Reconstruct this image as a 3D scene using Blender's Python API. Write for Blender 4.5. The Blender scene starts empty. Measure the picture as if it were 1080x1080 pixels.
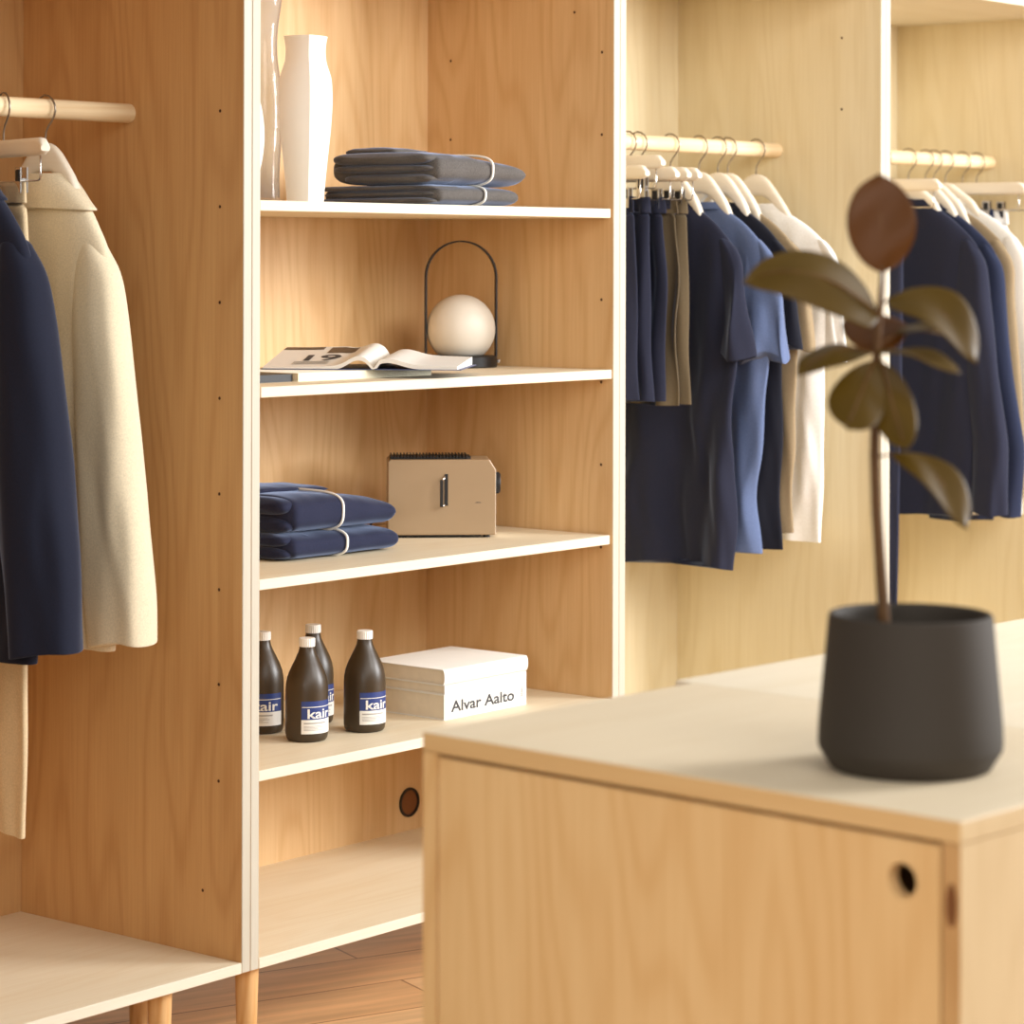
import bpy, bmesh, math, random
from mathutils import Vector, Matrix, noise
random.seed(7)
C = bpy.context.scene.collection
PI = math.pi
# ------------------------------------------------------------------ camera model
FPX, ALPHA, HZ, ROLL = 2871.17, 0.68783, 271.59, 0.00235
EYE = 1.43
F = Vector((math.cos(ALPHA), math.sin(ALPHA), 0))
R = Vector((math.sin(ALPHA), -math.cos(ALPHA), 0))
Zv = Vector((0, 0, 1))
CAM = Vector((0, 0, EYE))

def ray(px, py):
    u, v = px - 540, py - 540
    u0 = u * math.cos(ROLL) + v * math.sin(ROLL)
    v0 = -u * math.sin(ROLL) + v * math.cos(ROLL)
    return F + R * (u0 / FPX) - Zv * ((v0 + 540 - HZ) / FPX)

def on_z(px, py, z):
    d = ray(px, py); return CAM + d * ((z - EYE) / d.z)

def on_y(px, py, y):
    d = ray(px, py); return CAM + d * (y / d.y)

def on_x(px, py, x):
    d = ray(px, py); return CAM + d * (x / d.x)

def at_depth(px, py, fw):
    return CAM + ray(px, py) * fw

# ------------------------------------------------------------------ node materials
def srgb(r, g, b):
    def l(c):
        c /= 255.0
        return c / 12.92 if c <= 0.04045 else ((c + 0.055) / 1.055) ** 2.4
    return (l(r), l(g), l(b), 1)

def new_mat(name):
    m = bpy.data.materials.new(name); m.use_nodes = True
    nt = m.node_tree
    return m, nt, nt.nodes['Principled BSDF']

def plain(name, col, rough=0.5, metal=0.0, var=0.06, scale=30, bump=0.0, **kw):
    m, nt, b = new_mat(name)
    tc = nt.nodes.new('ShaderNodeTexCoord')
    n = nt.nodes.new('ShaderNodeTexNoise'); n.inputs['Scale'].default_value = scale; n.inputs['Detail'].default_value = 4
    nt.links.new(tc.outputs['Object'], n.inputs['Vector'])
    mx = nt.nodes.new('ShaderNodeMix'); mx.data_type = 'RGBA'
    mx.inputs[6].default_value = tuple(max(0, c * (1 - var)) for c in col[:3]) + (1,)
    mx.inputs[7].default_value = tuple(min(1, c * (1 + var)) for c in col[:3]) + (1,)
    nt.links.new(n.outputs['Fac'], mx.inputs[0])
    nt.links.new(mx.outputs[2], b.inputs['Base Color'])
    b.inputs['Roughness'].default_value = rough; b.inputs['Metallic'].default_value = metal
    if bump:
        bp = nt.nodes.new('ShaderNodeBump'); bp.inputs['Strength'].default_value = bump; bp.inputs['Distance'].default_value = 0.002
        nt.links.new(n.outputs['Fac'], bp.inputs['Height']); nt.links.new(bp.outputs['Normal'], b.inputs['Normal'])
    for k, v in kw.items(): b.inputs[k].default_value = v
    return m

def wood(name, c_dark, c_light, axis='z', rough=0.5, contrast=1.0, cathedral=0.5):
    m, nt, b = new_mat(name)
    N, L = nt.nodes.new, nt.links.new
    tc = N('ShaderNodeTexCoord')
    def mapped(sc):
        mp = N('ShaderNodeMapping')
        mp.inputs['Scale'].default_value = {'z': (sc[0], sc[0], sc[1]), 'x': (sc[1], sc[0], sc[0]), 'y': (sc[0], sc[1], sc[0])}[axis]
        L(tc.outputs['Object'], mp.inputs['Vector']); return mp
    big = N('ShaderNodeTexNoise'); big.inputs['Scale'].default_value = 1; big.inputs['Detail'].default_value = 2
    L(mapped((3.6, 0.6)).outputs['Vector'], big.inputs['Vector'])
    mul = N('ShaderNodeMath'); mul.operation = 'MULTIPLY'; mul.inputs[1].default_value = 120; L(big.outputs['Fac'], mul.inputs[0])
    sn = N('ShaderNodeMath'); sn.operation = 'SINE'; L(mul.outputs[0], sn.inputs[0])
    half = N('ShaderNodeMath'); half.operation = 'MULTIPLY_ADD'; half.inputs[1].default_value = 0.5; half.inputs[2].default_value = 0.5
    L(sn.outputs[0], half.inputs[0])
    pw = N('ShaderNodeMath'); pw.operation = 'POWER'; pw.inputs[1].default_value = 2.5; L(half.outputs[0], pw.inputs[0])
    fine = N('ShaderNodeTexNoise'); fine.inputs['Scale'].default_value = 1; fine.inputs['Detail'].default_value = 5; fine.inputs['Roughness'].default_value = 0.65
    L(mapped((170, 4.5)).outputs['Vector'], fine.inputs['Vector'])
    blot = N('ShaderNodeTexNoise'); blot.inputs['Scale'].default_value = 1; blot.inputs['Detail'].default_value = 2
    L(mapped((9, 1.2)).outputs['Vector'], blot.inputs['Vector'])
    a1 = N('ShaderNodeMath'); a1.operation = 'MULTIPLY'; a1.inputs[1].default_value = cathedral; L(pw.outputs[0], a1.inputs[0])
    a2 = N('ShaderNodeMath'); a2.operation = 'MULTIPLY_ADD'; a2.inputs[1].default_value = 1.1; a2.inputs[2].default_value = -0.35
    L(fine.outputs['Fac'], a2.inputs[0])
    a3 = N('ShaderNodeMath'); a3.operation = 'ADD'; L(a1.outputs[0], a3.inputs[0]); L(a2.outputs[0], a3.inputs[1])
    a4 = N('ShaderNodeMath'); a4.operation = 'MULTIPLY_ADD'; a4.inputs[1].default_value = 0.9; L(blot.outputs['Fac'], a4.inputs[0]); L(a3.outputs[0], a4.inputs[2])
    a5 = N('ShaderNodeMath'); a5.operation = 'MULTIPLY'; a5.inputs[1].default_value = contrast; a5.use_clamp = True; L(a4.outputs[0], a5.inputs[0])
    mx = N('ShaderNodeMix'); mx.data_type = 'RGBA'
    mx.inputs[6].default_value = c_light; mx.inputs[7].default_value = c_dark
    L(a5.outputs[0], mx.inputs[0]); L(mx.outputs[2], b.inputs['Base Color'])
    b.inputs['Roughness'].default_value = rough
    b.inputs['Specular IOR Level'].default_value = 0.3
    return m

VEN_D, VEN_L = srgb(206, 164, 112), srgb(230, 196, 148)
M = {}
M['ven_z'] = wood('ash_veneer_upright', VEN_D, VEN_L, 'z', contrast=0.8, cathedral=0.38)
M['ven_x'] = wood('birch_board_flat', srgb(224, 204, 170), srgb(238, 226, 200), 'x', contrast=0.8, cathedral=0.2)
M['ven_lit'] = wood('ash_veneer_upright_lit', srgb(212, 194, 154), srgb(229, 216, 184), 'z', contrast=0.8, cathedral=0.3)  # same veneer, paler: brighter light on the right-hand wardrobes put into the colour
M['ven_shaded'] = wood('ash_veneer_upright_shaded', srgb(190, 144, 92), srgb(216, 174, 120), 'z', contrast=0.8, cathedral=0.38)  # same veneer with the left wardrobe's shade in its colour; reused on island edge
M['edge_z'] = wood('birch_edge_upright', srgb(186, 178, 160), srgb(200, 193, 178), 'z', cathedral=0.1)
M['edge_x'] = wood('birch_edge_flat', srgb(214, 203, 180), srgb(226, 219, 202), 'x', cathedral=0.1)
M['leg'] = wood('leg_wood', srgb(206, 158, 100), srgb(236, 200, 148), 'z', cathedral=0.5)
M['rail'] = wood('rail_wood', srgb(232, 204, 160), srgb(245, 226, 192), 'x', cathedral=0.5)
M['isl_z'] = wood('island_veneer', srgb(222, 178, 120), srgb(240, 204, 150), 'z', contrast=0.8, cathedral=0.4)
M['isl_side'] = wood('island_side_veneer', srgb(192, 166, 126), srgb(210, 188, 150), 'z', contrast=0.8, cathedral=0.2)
M['isl_top'] = wood('island_top_veneer', srgb(222, 202, 170), srgb(234, 218, 190), 'x', contrast=0.8, cathedral=0.15)
M['hole'] = plain('drilled_hole_dark', srgb(84, 52, 26), 0.9)
M['knot'] = plain('knot_patch', srgb(120, 72, 34), 0.6)
M['black'] = plain('black_plastic', srgb(24, 22, 22), 0.5)
M['blackmetal'] = plain('black_painted_metal', srgb(22, 21, 23), 0.45)
M['steel'] = plain('hook_steel', srgb(150, 140, 128), 0.3, 0.9)
M['chrome'] = plain('chrome_clip', srgb(205, 200, 195), 0.18, 1.0)
M['hanger'] = wood('pale_hanger_wood', srgb(228, 216, 196), srgb(240, 232, 216), 'y', rough=0.4, cathedral=0.2)
M['white'] = plain('white_glaze', srgb(236, 233, 226), 0.4, var=0.02)
M['opal'] = plain('opal_globe_glass', srgb(228, 220, 206), 0.45, var=0.02)
M['paper'] = plain('white_paper', srgb(232, 228, 220), 0.7, var=0.03)
M['pages'] = plain('page_block', srgb(228, 214, 190), 0.8, var=0.08, scale=60)
M['cord'] = plain('white_cord', srgb(245, 242, 235), 0.7)
M['toaster'] = plain('beige_metal', srgb(168, 142, 110), 0.42, 0.25, var=0.03)
M['toaster_lit'] = plain('beige_metal_lit', srgb(238, 230, 216), 0.35, 0.2, var=0.02)
M['ink'] = plain('dark_ink', srgb(62, 60, 62), 0.7)
M['ink2'] = plain('grey_ink', srgb(170, 165, 158), 0.7)
M['img'] = plain('printed_image', srgb(96, 78, 58), 0.6, var=0.4, scale=60)
M['blue'] = plain('blue_label', srgb(40, 58, 118), 0.45, var=0.08)
M['bluecover'] = plain('blue_grey_cover', srgb(70, 84, 128), 0.4)
M['blackcover'] = plain('black_cover', srgb(26, 24, 26), 0.5)
M['bottle'] = plain('dark_brown_frosted_glass', srgb(58, 44, 26), 0.38, var=0.08, scale=8)
M['pot'] = plain('charcoal_pot', srgb(50, 42, 33), 0.75, var=0.06, scale=14, bump=0.05)
M['soil'] = plain('dark_soil', srgb(46, 34, 24), 0.95, var=0.4, scale=120, bump=0.5)
M['bark'] = plain('plant_stem_bark', srgb(92, 62, 30), 0.8, var=0.25, scale=50)

def glass(name):
    m, nt, b = new_mat(name)
    b.inputs['Base Color'].default_value = srgb(235, 236, 236); b.inputs['Roughness'].default_value = 0.08
    b.inputs['IOR'].default_value = 1.3
    b.inputs['Transmission Weight'].default_value = 0.9
    return m
M['glass'] = glass('clear_vase_glass')

def cloth(name, col, col2=None, rough=0.9, scale=900, sheen=0.25):
    m, nt, b = new_mat(name)
    N, L = nt.nodes.new, nt.links.new
    tc = N('ShaderNodeTexCoord')
    n = N('ShaderNodeTexNoise'); n.inputs['Scale'].default_value = scale * 0.4; n.inputs['Detail'].default_value = 3
    L(tc.outputs['Object'], n.inputs['Vector'])
    mx = N('ShaderNodeMix'); mx.data_type = 'RGBA'
    c2 = col2 or tuple(min(1, c * 1.35) for c in col[:3]) + (1,)
    mx.inputs[6].default_value = tuple(c * 0.8 for c in col[:3]) + (1,); mx.inputs[7].default_value = c2
    L(n.outputs['Fac'], mx.inputs[0]); L(mx.outputs[2], b.inputs['Base Color'])
    b.inputs['Roughness'].default_value = rough
    b.inputs['Sheen Weight'].default_value = sheen; b.inputs['Sheen Roughness'].default_value = 0.35
    if sum(col[:3]) < 0.5: b.inputs['Sheen Weight'].default_value = 0.5; b.inputs['Sheen Tint'].default_value = (0.55, 0.68, 1.0, 1)
    b.inputs['Specular IOR Level'].default_value = 0.2
    bp = N('ShaderNodeBump'); bp.inputs['Strength'].default_value = 0.12; bp.inputs['Distance'].default_value = 0.001
    L(n.outputs['Fac'], bp.inputs['Height']); L(bp.outputs['Normal'], b.inputs['Normal'])
    return m
M['navy'] = cloth('navy_cloth', srgb(36, 38, 54))
M['navyjacket'] = cloth('dark_navy_wool', srgb(27, 30, 45))
M['slate'] = cloth('slate_blue_cloth', srgb(92, 106, 140))
M['blacknavy'] = cloth('near_black_cloth', srgb(24, 25, 34))
M['bluenavy'] = cloth('blue_navy_cloth', srgb(40, 46, 68))
M['beige'] = cloth('beige_cloth', srgb(200, 178, 142))
M['beigejacket'] = cloth('beige_linen', srgb(210, 196, 168))
M['khaki'] = cloth('khaki_cloth', srgb(92, 79, 59))
M['shadebeige'] = cloth('shaded_beige_cloth', srgb(144, 126, 99))  # beige darkened to hold the shadow between the hanging clothes
M['cream'] = cloth('cream_cloth', srgb(238, 228, 208))
M['whitecloth'] = cloth('white_cloth', srgb(238, 233, 222))
M['greywool'] = cloth('charcoal_wool', srgb(74, 70, 66), srgb(112, 106, 102))
M['navywool'] = cloth('navy_knit', srgb(36, 39, 60))
M['lining'] = cloth('cream_lining', srgb(232, 220, 196))

def leafmat(name, col, under):
    m, nt, b = new_mat(name)
    N, L = nt.nodes.new, nt.links.new
    g = N('ShaderNodeNewGeometry')
    tc = N('ShaderNodeTexCoord'); n = N('ShaderNodeTexNoise'); n.inputs['Scale'].default_value = 25
    L(tc.outputs['Object'], n.inputs['Vector'])
    m1 = N('ShaderNodeMix'); m1.data_type = 'RGBA'; m1.inputs[6].default_value = col; m1.inputs[7].default_value = tuple(c * 1.4 for c in col[:3]) + (1,)
    L(n.outputs['Fac'], m1.inputs[0])
    mx = N('ShaderNodeMix'); mx.data_type = 'RGBA'; mx.inputs[7].default_value = under
    L(g.outputs['Backfacing'], mx.inputs[0]); L(m1.outputs[2], mx.inputs[6]); L(mx.outputs[2], b.inputs['Base Color'])
    b.inputs['Roughness'].default_value = 0.45; b.inputs['Specular IOR Level'].default_value = 0.22
    return m
M['leaf_o'] = leafmat('olive_rubber_leaf', srgb(76, 56, 7), srgb(84, 50, 12))
M['leaf_r'] = leafmat('russet_rubber_leaf', srgb(84, 48, 10), srgb(84, 48, 10))
M['leaf_vein'] = plain('leaf_midrib', srgb(104, 68, 26), 0.6)

def floor_mat():
    m, nt, b = new_mat('oak_plank_floor')
    N, L = nt.nodes.new, nt.links.new
    tc = N('ShaderNodeTexCoord'); mp = N('ShaderNodeMapping'); mp.inputs['Rotation'].default_value[2] = 0.35
    L(tc.outputs['Object'], mp.inputs['Vector'])
    br = N('ShaderNodeTexBrick'); br.inputs['Scale'].default_value = 1
    br.inputs['Brick Width'].default_value = 1.7; br.inputs['Row Height'].default_value = 0.19; br.inputs['Mortar Size'].default_value = 0.0025
    br.inputs['Color1'].default_value = srgb(226, 184, 134); br.inputs['Color2'].default_value = srgb(210, 164, 114); br.inputs['Mortar'].default_value = srgb(150, 104, 62)
    br.inputs['Bias'].default_value = 0.0
    L(mp.outputs['Vector'], br.inputs['Vector'])
    m2 = N('ShaderNodeMapping'); m2.inputs['Scale'].default_value = (2, 22, 1); L(mp.outputs['Vector'], m2.inputs['Vector'])
    n = N('ShaderNodeTexNoise'); n.inputs['Scale'].default_value = 1.6; n.inputs['Detail'].default_value = 6; L(m2.outputs['Vector'], n.inputs['Vector'])
    cr = N('ShaderNodeValToRGB'); cr.color_ramp.elements[0].position = 0.3; cr.color_ramp.elements[0].color = (0.45, 0.42, 0.38, 1)
    cr.color_ramp.elements[1].position = 0.65; cr.color_ramp.elements[1].color = (1.1, 1.05, 1, 1)
    L(n.outputs['Fac'], cr.inputs['Fac'])
    mx = N('ShaderNodeMix'); mx.data_type = 'RGBA'; mx.blend_type = 'MULTIPLY'; mx.inputs[0].default_value = 0.5
    L(br.outputs['Color'], mx.inputs[6]); L(cr.outputs['Color'], mx.inputs[7]); L(mx.outputs[2], b.inputs['Base Color'])
    b.inputs['Roughness'].default_value = 0.45
    return m
M['floor'] = floor_mat()
M['wall'] = plain('painted_wall', srgb(236, 228, 214), 0.85, var=0.02)

# ------------------------------------------------------------------ mesh helpers
class MB:
    def __init__(s): s.v = []; s.f = []; s.m = []
    def add(s, verts, faces, mi=0):
        o = len(s.v); s.v += [Vector(v) for v in verts]
        for f in faces: s.f.append([o + i for i in f]); s.m.append(mi)
        return s
    def box(s, x0, x1, y0, y1, z0, z1, mi=0, front=None):
        v = [(x0, y0, z0), (x1, y0, z0), (x1, y1, z0), (x0, y1, z0), (x0, y0, z1), (x1, y0, z1), (x1, y1, z1), (x0, y1, z1)]
        fs = [(0, 3, 2, 1), (4, 5, 6, 7), (0, 1, 5, 4), (1, 2, 6, 5), (2, 3, 7, 6), (3, 0, 4, 7)]
        o = len(s.v); s.v += [Vector(p) for p in v]
        for i, f in enumerate(fs):
            s.f.append([o + k for k in f]); s.m.append(front if (front is not None and i == 2) else mi)
        return s
    def rings(s, rings, mi=0, cap0=True, cap1=True, closed=True):
        n = len(rings[0]); o = len(s.v)
        for r in rings: s.v += [Vector(p) for p in r]
        for a in range(len(rings) - 1):
            for i in range(n if closed else n - 1):
                j = (i + 1) % n
                s.f.append([o + a * n + i, o + a * n + j, o + (a + 1) * n + j, o + (a + 1) * n + i]); s.m.append(mi)
        if cap0: s.f.append([o + i for i in range(n)][::-1]); s.m.append(mi)
        if cap1: s.f.append([o + (len(rings) - 1) * n + i for i in range(n)]); s.m.append(mi)
        return s
    def lathe(s, prof, n=40, c=(0, 0), mi=0, cap0=True, cap1=True):
        return s.rings([[(c[0] + r * math.cos(2 * PI * i / n), c[1] + r * math.sin(2 * PI * i / n), z) for i in range(n)] for r, z in prof], mi, cap0, cap1)
    def tube(s, pts, rad, n=8, mi=0, flat=None):
        pts = [Vector(p) for p in pts]; rs = []
        if not isinstance(rad, (list, tuple)): rad = [rad] * len(pts)
        up = None
        for i, p in enumerate(pts):
            t = (pts[min(i + 1, len(pts) - 1)] - pts[max(i - 1, 0)]).normalized()
            if up is None:
                up = Vector((0, 0, 1)) if abs(t.z) < 0.9 else Vector((1, 0, 0))
            a = t.cross(up).normalized(); up = a.cross(t).normalized()
            rr = rad[i]
            rs.append([p + a * rr * math.cos(2 * PI * k / n) + up * rr * math.sin(2 * PI * k / n) for k in range(n)])
        return s.rings(rs, mi)
    def disc(s, c, nrm, r, n=16, mi=0):
        c = Vector(c); nrm = Vector(nrm).normalized()
        a = nrm.orthogonal().normalized(); b = nrm.cross(a)
        return s.add([c + a * r * math.cos(2 * PI * i / n) + b * r * math.sin(2 * PI * i / n) for i in range(n)], [list(range(n))], mi)

def obj(name, mb, mats, parent=None, smooth=False, bevel=0, seg=2, sub=0, recalc=True, loc=None, angle=None):
    if not isinstance(mats, (list, tuple)): mats = [mats]
    me = bpy.data.meshes.new(name); me.from_pydata([tuple(v) for v in mb.v], [], mb.f)
    for m in mats: me.materials.append(m)
    for p, mi in zip(me.polygons, mb.m): p.material_index = mi
    if recalc:
        bm = bmesh.new(); bm.from_mesh(me); bmesh.ops.recalc_face_normals(bm, faces=bm.faces); bm.to_mesh(me); bm.free()
    if smooth:
        for p in me.polygons: p.use_smooth = True
        if angle: me.set_sharp_from_angle(angle=angle)
    o = bpy.data.objects.new(name, me); C.objects.link(o)
    if parent: o.parent = parent
    if loc: o.location = loc
    if bevel:
        b = o.modifiers.new('bevel', 'BEVEL'); b.width = bevel; b.segments = seg; b.limit_method = 'ANGLE'
    if sub:
        sb = o.modifiers.new('subdivision', 'SUBSURF'); sb.levels = sub; sb.render_levels = sub
    return o

def tag(o, label, cat, group=None):
    o['label'] = label; o['category'] = cat
    if group: o['group'] = group
    return o

def thing(name, label, cat, loc=(0, 0, 0), rz=0.0, group=None):
    o = bpy.data.objects.new(name, None); C.objects.link(o)
    o.location = loc; o.rotation_euler = (0, 0, rz); o.empty_display_size = 0.05
    return tag(o, label, cat, group)

def text_mb(s, size, bold=0.0, extrude=0.0):
    cu = bpy.data.curves.new('lettering', 'FONT'); cu.body = s; cu.size = size; cu.offset = bold; cu.extrude = extrude
    cu.align_x = 'LEFT'; cu.resolution_u = 6
    o = bpy.data.objects.new('lettering', cu); C.objects.link(o)
    dg = bpy.context.evaluated_depsgraph_get(); dg.update()
    me = bpy.data.meshes.new_from_object(o.evaluated_get(dg))
    mb = MB(); mb.add([v.co.copy() for v in me.vertices], [list(p.vertices) for p in me.polygons])
    bpy.data.objects.remove(o); bpy.data.curves.remove(cu); bpy.data.meshes.remove(me)
    return mb

def lerp(a, b, t): return a + (b - a) * t
def sgp(c, e): return math.copysign(abs(c) ** e, c)
def interp(keys, z):
    # keys: list of tuples (z, a, b, ...) z descending ; smooth interpolation
    if z >= keys[0][0]: return keys[0][1:]
    for k0, k1 in zip(keys, keys[1:]):
        if z >= k1[0]:
            t = (k0[0] - z) / (k0[0] - k1[0])
            return tuple(lerp(a, b, t) for a, b in zip(k0[1:], k1[1:]))
    return keys[-1][1:]

# ------------------------------------------------------------------ setting
D = 3.4
X0, P2, P3, T = 1.00435 * D, 0.31536 * D, 0.30518 * D, 0.0063 * D
DEP, DEP2 = 0.17312 * D, 0.14996 * D
SH = [EYE + D * k for k in (0.02403, -0.07343, -0.17365, -0.27317, -0.37031)]   # undersides
ST = 0.019
ZB = SH[4]                      # underside of the units
ZT = EYE + 0.645                # underside of the top boards
YF = D                          # front plane of the units

mb = MB().add([(-6, -5, 0), (12, -5, 0), (12, 7.2, 0), (-6, 7.2, 0)], [(0, 1, 2, 3)])
fl = obj('floor', mb, M['floor']); fl['kind'] = 'structure'
mb = MB().box(-6, 12, 7.0, 7.2, 0, 3.2)
wl = obj('wall_back', mb, M['wall']); wl['kind'] = 'structure'

# ------------------------------------------------------------------ wardrobe units
def unit(name, label, xa, xb, dep, back_y, cat='open wardrobe', holes=(), legs=(), ven='ven_z', top='ven_x'):
    """xa, xb: outer faces; all geometry local to the unit's front left bottom corner"""
    u = thing(name, label, cat, (xa, YF, 0), 0, None)
    w = xb - xa; d0 = DEP + 0.012
    for side in (0, 1):
        m = MB()
        x_0, x_1 = (0, T) if side == 0 else (w - T, w)
        m.box(x_0 + 0.0003, x_1 - 0.0003, 0, d0, ZB, ZT + ST, 0, front=1)
        if side == 1:
            for (yy, zz) in holes:
                m.disc((w - T - 0.0006, yy, zz), (-1, 0, 0), 0.0030, 12, 2)
        obj('side_panel', m, [M[ven], M['edge_z'], M['hole']], u, bevel=0.0012, seg=1, recalc=False)
    obj('back_panel', MB().box(T, w - T, back_y, back_y + 0.012, ZB + ST, ZT), M[ven], u)
    obj('bottom_board', MB().box(T, w - T, 0, d0, ZB, ZB + ST, 0, front=1), [M['ven_x'], M['edge_x']], u, bevel=0.001, seg=1)
    obj('top_board', MB().box(T, w - T, 0, d0, ZT, ZT + ST, 0, front=1), [M[top], M['edge_x']], u, bevel=0.001, seg=1)
    for (lx, ly) in legs:
        obj('leg', MB().lathe([(0.015, 0), (0.0165, 0.003), (0.0215, ZB - 0.002)], 28), M['leg'], u, smooth=True, angle=0.6, loc=(lx, ly, 0))
    return u, w

def rail(u, w, zc, yc):
    n = 24; r = 0.0178
    m = MB().rings([[(x, yc + r * math.cos(2 * PI * i / n), zc + r * math.sin(2 * PI * i / n)) for i in range(n)] for x in [T + (w - 2 * T) * k / 12 for k in range(13)]])
    obj('clothes_rail', m, M['rail'], u, smooth=True, angle=0.6)

YR = 3.695; ZR = 1.691; ZN = 1.632
x1a, x1b = X0 - P3, X0
x2a, x2b = X0, X0 + P2
x3a, x3b = x2b, x2b + P3
x4a, x4b = x3b, x3b + P3
# shelf-pin holes, measured on the right hand panels
h1y = on_x(232, 300, x1b - T).y - YF
h1 = [(h1y, on_x(232, y, x1b - T).z) for y in (117, 218, 319, 420, 521, 622, 722, 824)]
hb = on_x(214, 939, x1b - T); h1.append((hb.y - YF, hb.z))
h2f = on_x(635, 100, x2b - T).y - YF; h2b = on_x(475.5, 100, x2b - T).y - YF
dz = on_x(635, 55, x2b - T).z - on_x(635, 142, x2b - T).z
zz0 = on_x(635, 55, x2b - T).z
h2 = [(h2f, zz0 - dz * k) for k in range(-1, 7)] + [(h2b, zz0 - dz * k) for k in range(-1, 7)]
p = on_x(606, 13, x2b - T); h2.append((p.y - YF, p.z))
p = on_x(888, 40, x3b - T); h3 = [(p.y - YF, p.z - 0.17 * k) for k in range(0, 2)]
u1, w1 = unit('wardrobe', 'open wooden wardrobe at the left with jackets on its rail', x1a, x1b, DEP, DEP, holes=h1, ven='ven_shaded',
              legs=[(P3 - 0.175, 0.045), (P3 - 0.26, DEP - 0.08)])
u2, w2 = unit('shelving_unit', 'open wooden unit with shelves of folded clothes, vases, bottles and books', x2a, x2b, DEP2, DEP2, 'shelving unit', holes=h2,
              legs=[(0.031, 0.04), (0.06, 0.352), (P2 - 0.03, 0.04)])
u3, w3 = unit('wardrobe', 'open wooden wardrobe right of the shelves, with t-shirts and shorts hung up', x3a, x3b, DEP, DEP, holes=h3, ven='ven_lit',
              legs=[(0.3, 0.045), (P3 - 0.03, 0.045)])
u4, w4 = unit('wardrobe', 'open wooden wardrobe at the far right, behind the potted plant', x4a, x4b, DEP, DEP, ven='ven_lit', top='edge_x',  # pale top board: light from below is painted into its colour
              legs=[(0.3, 0.045), (P3 - 0.03, 0.045)])
for u, w in ((u1, w1), (u3, w3), (u4, w4)): rail(u, w, ZR, YR - YF)
# shelves of the shelving unit
for k in range(4):
    z = SH[k]
    xl = T + (0.0045 if k == 1 else 0.001); xr = w2 - T - (0.006 if k in (0, 2) else 0.0008)
    obj('shelf', MB().box(xl, xr, 0.003, DEP2 - 0.002, z, z + ST, 0, front=1), [M['ven_x'], M['edge_x']], u2, bevel=0.0012, seg=1)
# cable grommet in the lower back
g = on_y(431, 846, YF + DEP2)
gm = MB(); n = 32
def circ(r, y): return [(r * math.cos(2 * PI * i / n), y, r * math.sin(2 * PI * i / n)) for i in range(n)]
gm.rings([circ(0.0315, -0.0005), circ(0.0315, -0.004), circ(0.0265, -0.004), circ(0.0265, -0.0008)], 0, False, False)
gm.add(circ(0.0265, -0.0008), [list(range(n))[::-1]], 1)
gm.rings([circ(0.0262, -0.001), circ(0.0262, -0.0012)], 0, False, False)
grom = obj('cable_grommet', gm, [M['black'], M['knot']], u2, smooth=True, angle=0.5, loc=(g.x - x2a, DEP2, g.z))

# ------------------------------------------------------------------ island cabinets
H = 0.54; ZI = EYE - H; TI = 0.0225
ix, iy, iL, ith = 4.23972 * H, 2.45128 * H, 1.34086 * H, 0.05693
# local frame: origin at near corner on the floor, +y along the door, +x away from it
far = on_z(709, 717, ZI)
IW = Vector((far.x - ix, far.y - iy, 0)).dot(Vector((math.cos(ith), -math.sin(ith), 0)))
isl = thing('display_cabinet', 'low wooden cabinet in the foreground with a round finger hole in its door', 'cabinet', (ix, iy, 0), -ith)
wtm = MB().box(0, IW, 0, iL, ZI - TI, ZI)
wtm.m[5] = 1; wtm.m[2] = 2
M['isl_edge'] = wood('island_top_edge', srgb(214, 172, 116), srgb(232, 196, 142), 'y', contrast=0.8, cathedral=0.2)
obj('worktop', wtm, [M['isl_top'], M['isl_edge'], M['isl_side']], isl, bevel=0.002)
dw = 0.021
zb = 0.08
m = MB().box(0.001, IW - 0.001, 0.0005, dw, zb, ZI - TI - 0.0004)
m.m[5] = 2
# dark oval plug on the front edge of the near side panel
kn = [(0.0005, 0.0105 + 0.0065 * math.cos(2 * PI * i / 24), ZI - 0.082 + 0.0215 * math.sin(2 * PI * i / 24)) for i in range(24)]
m.add(kn, [list(range(24))[::-1]], 1)
obj('side_panel', m, [M['isl_side'], M['knot'], M['ven_shaded']], isl, recalc=False)
obj('side_panel', MB().box(0.001, IW - 0.001, iL - dw, iL - 0.0005, zb, ZI - TI - 0.0004), M['isl_z'], isl)
obj('back_panel', MB().box(IW - 0.02, IW - 0.002, dw, iL - dw, zb, ZI - TI - 0.0004), M['isl_z'], isl)
obj('bottom_board', MB().box(0.03, IW - 0.02, dw, iL - dw, zb, zb + 0.02), M['isl_z'], isl)
obj('plinth', MB().box(0.04, IW - 0.02, 0.02, iL - 0.02, 0.0, zb), M['isl_z'], isl)
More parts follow.
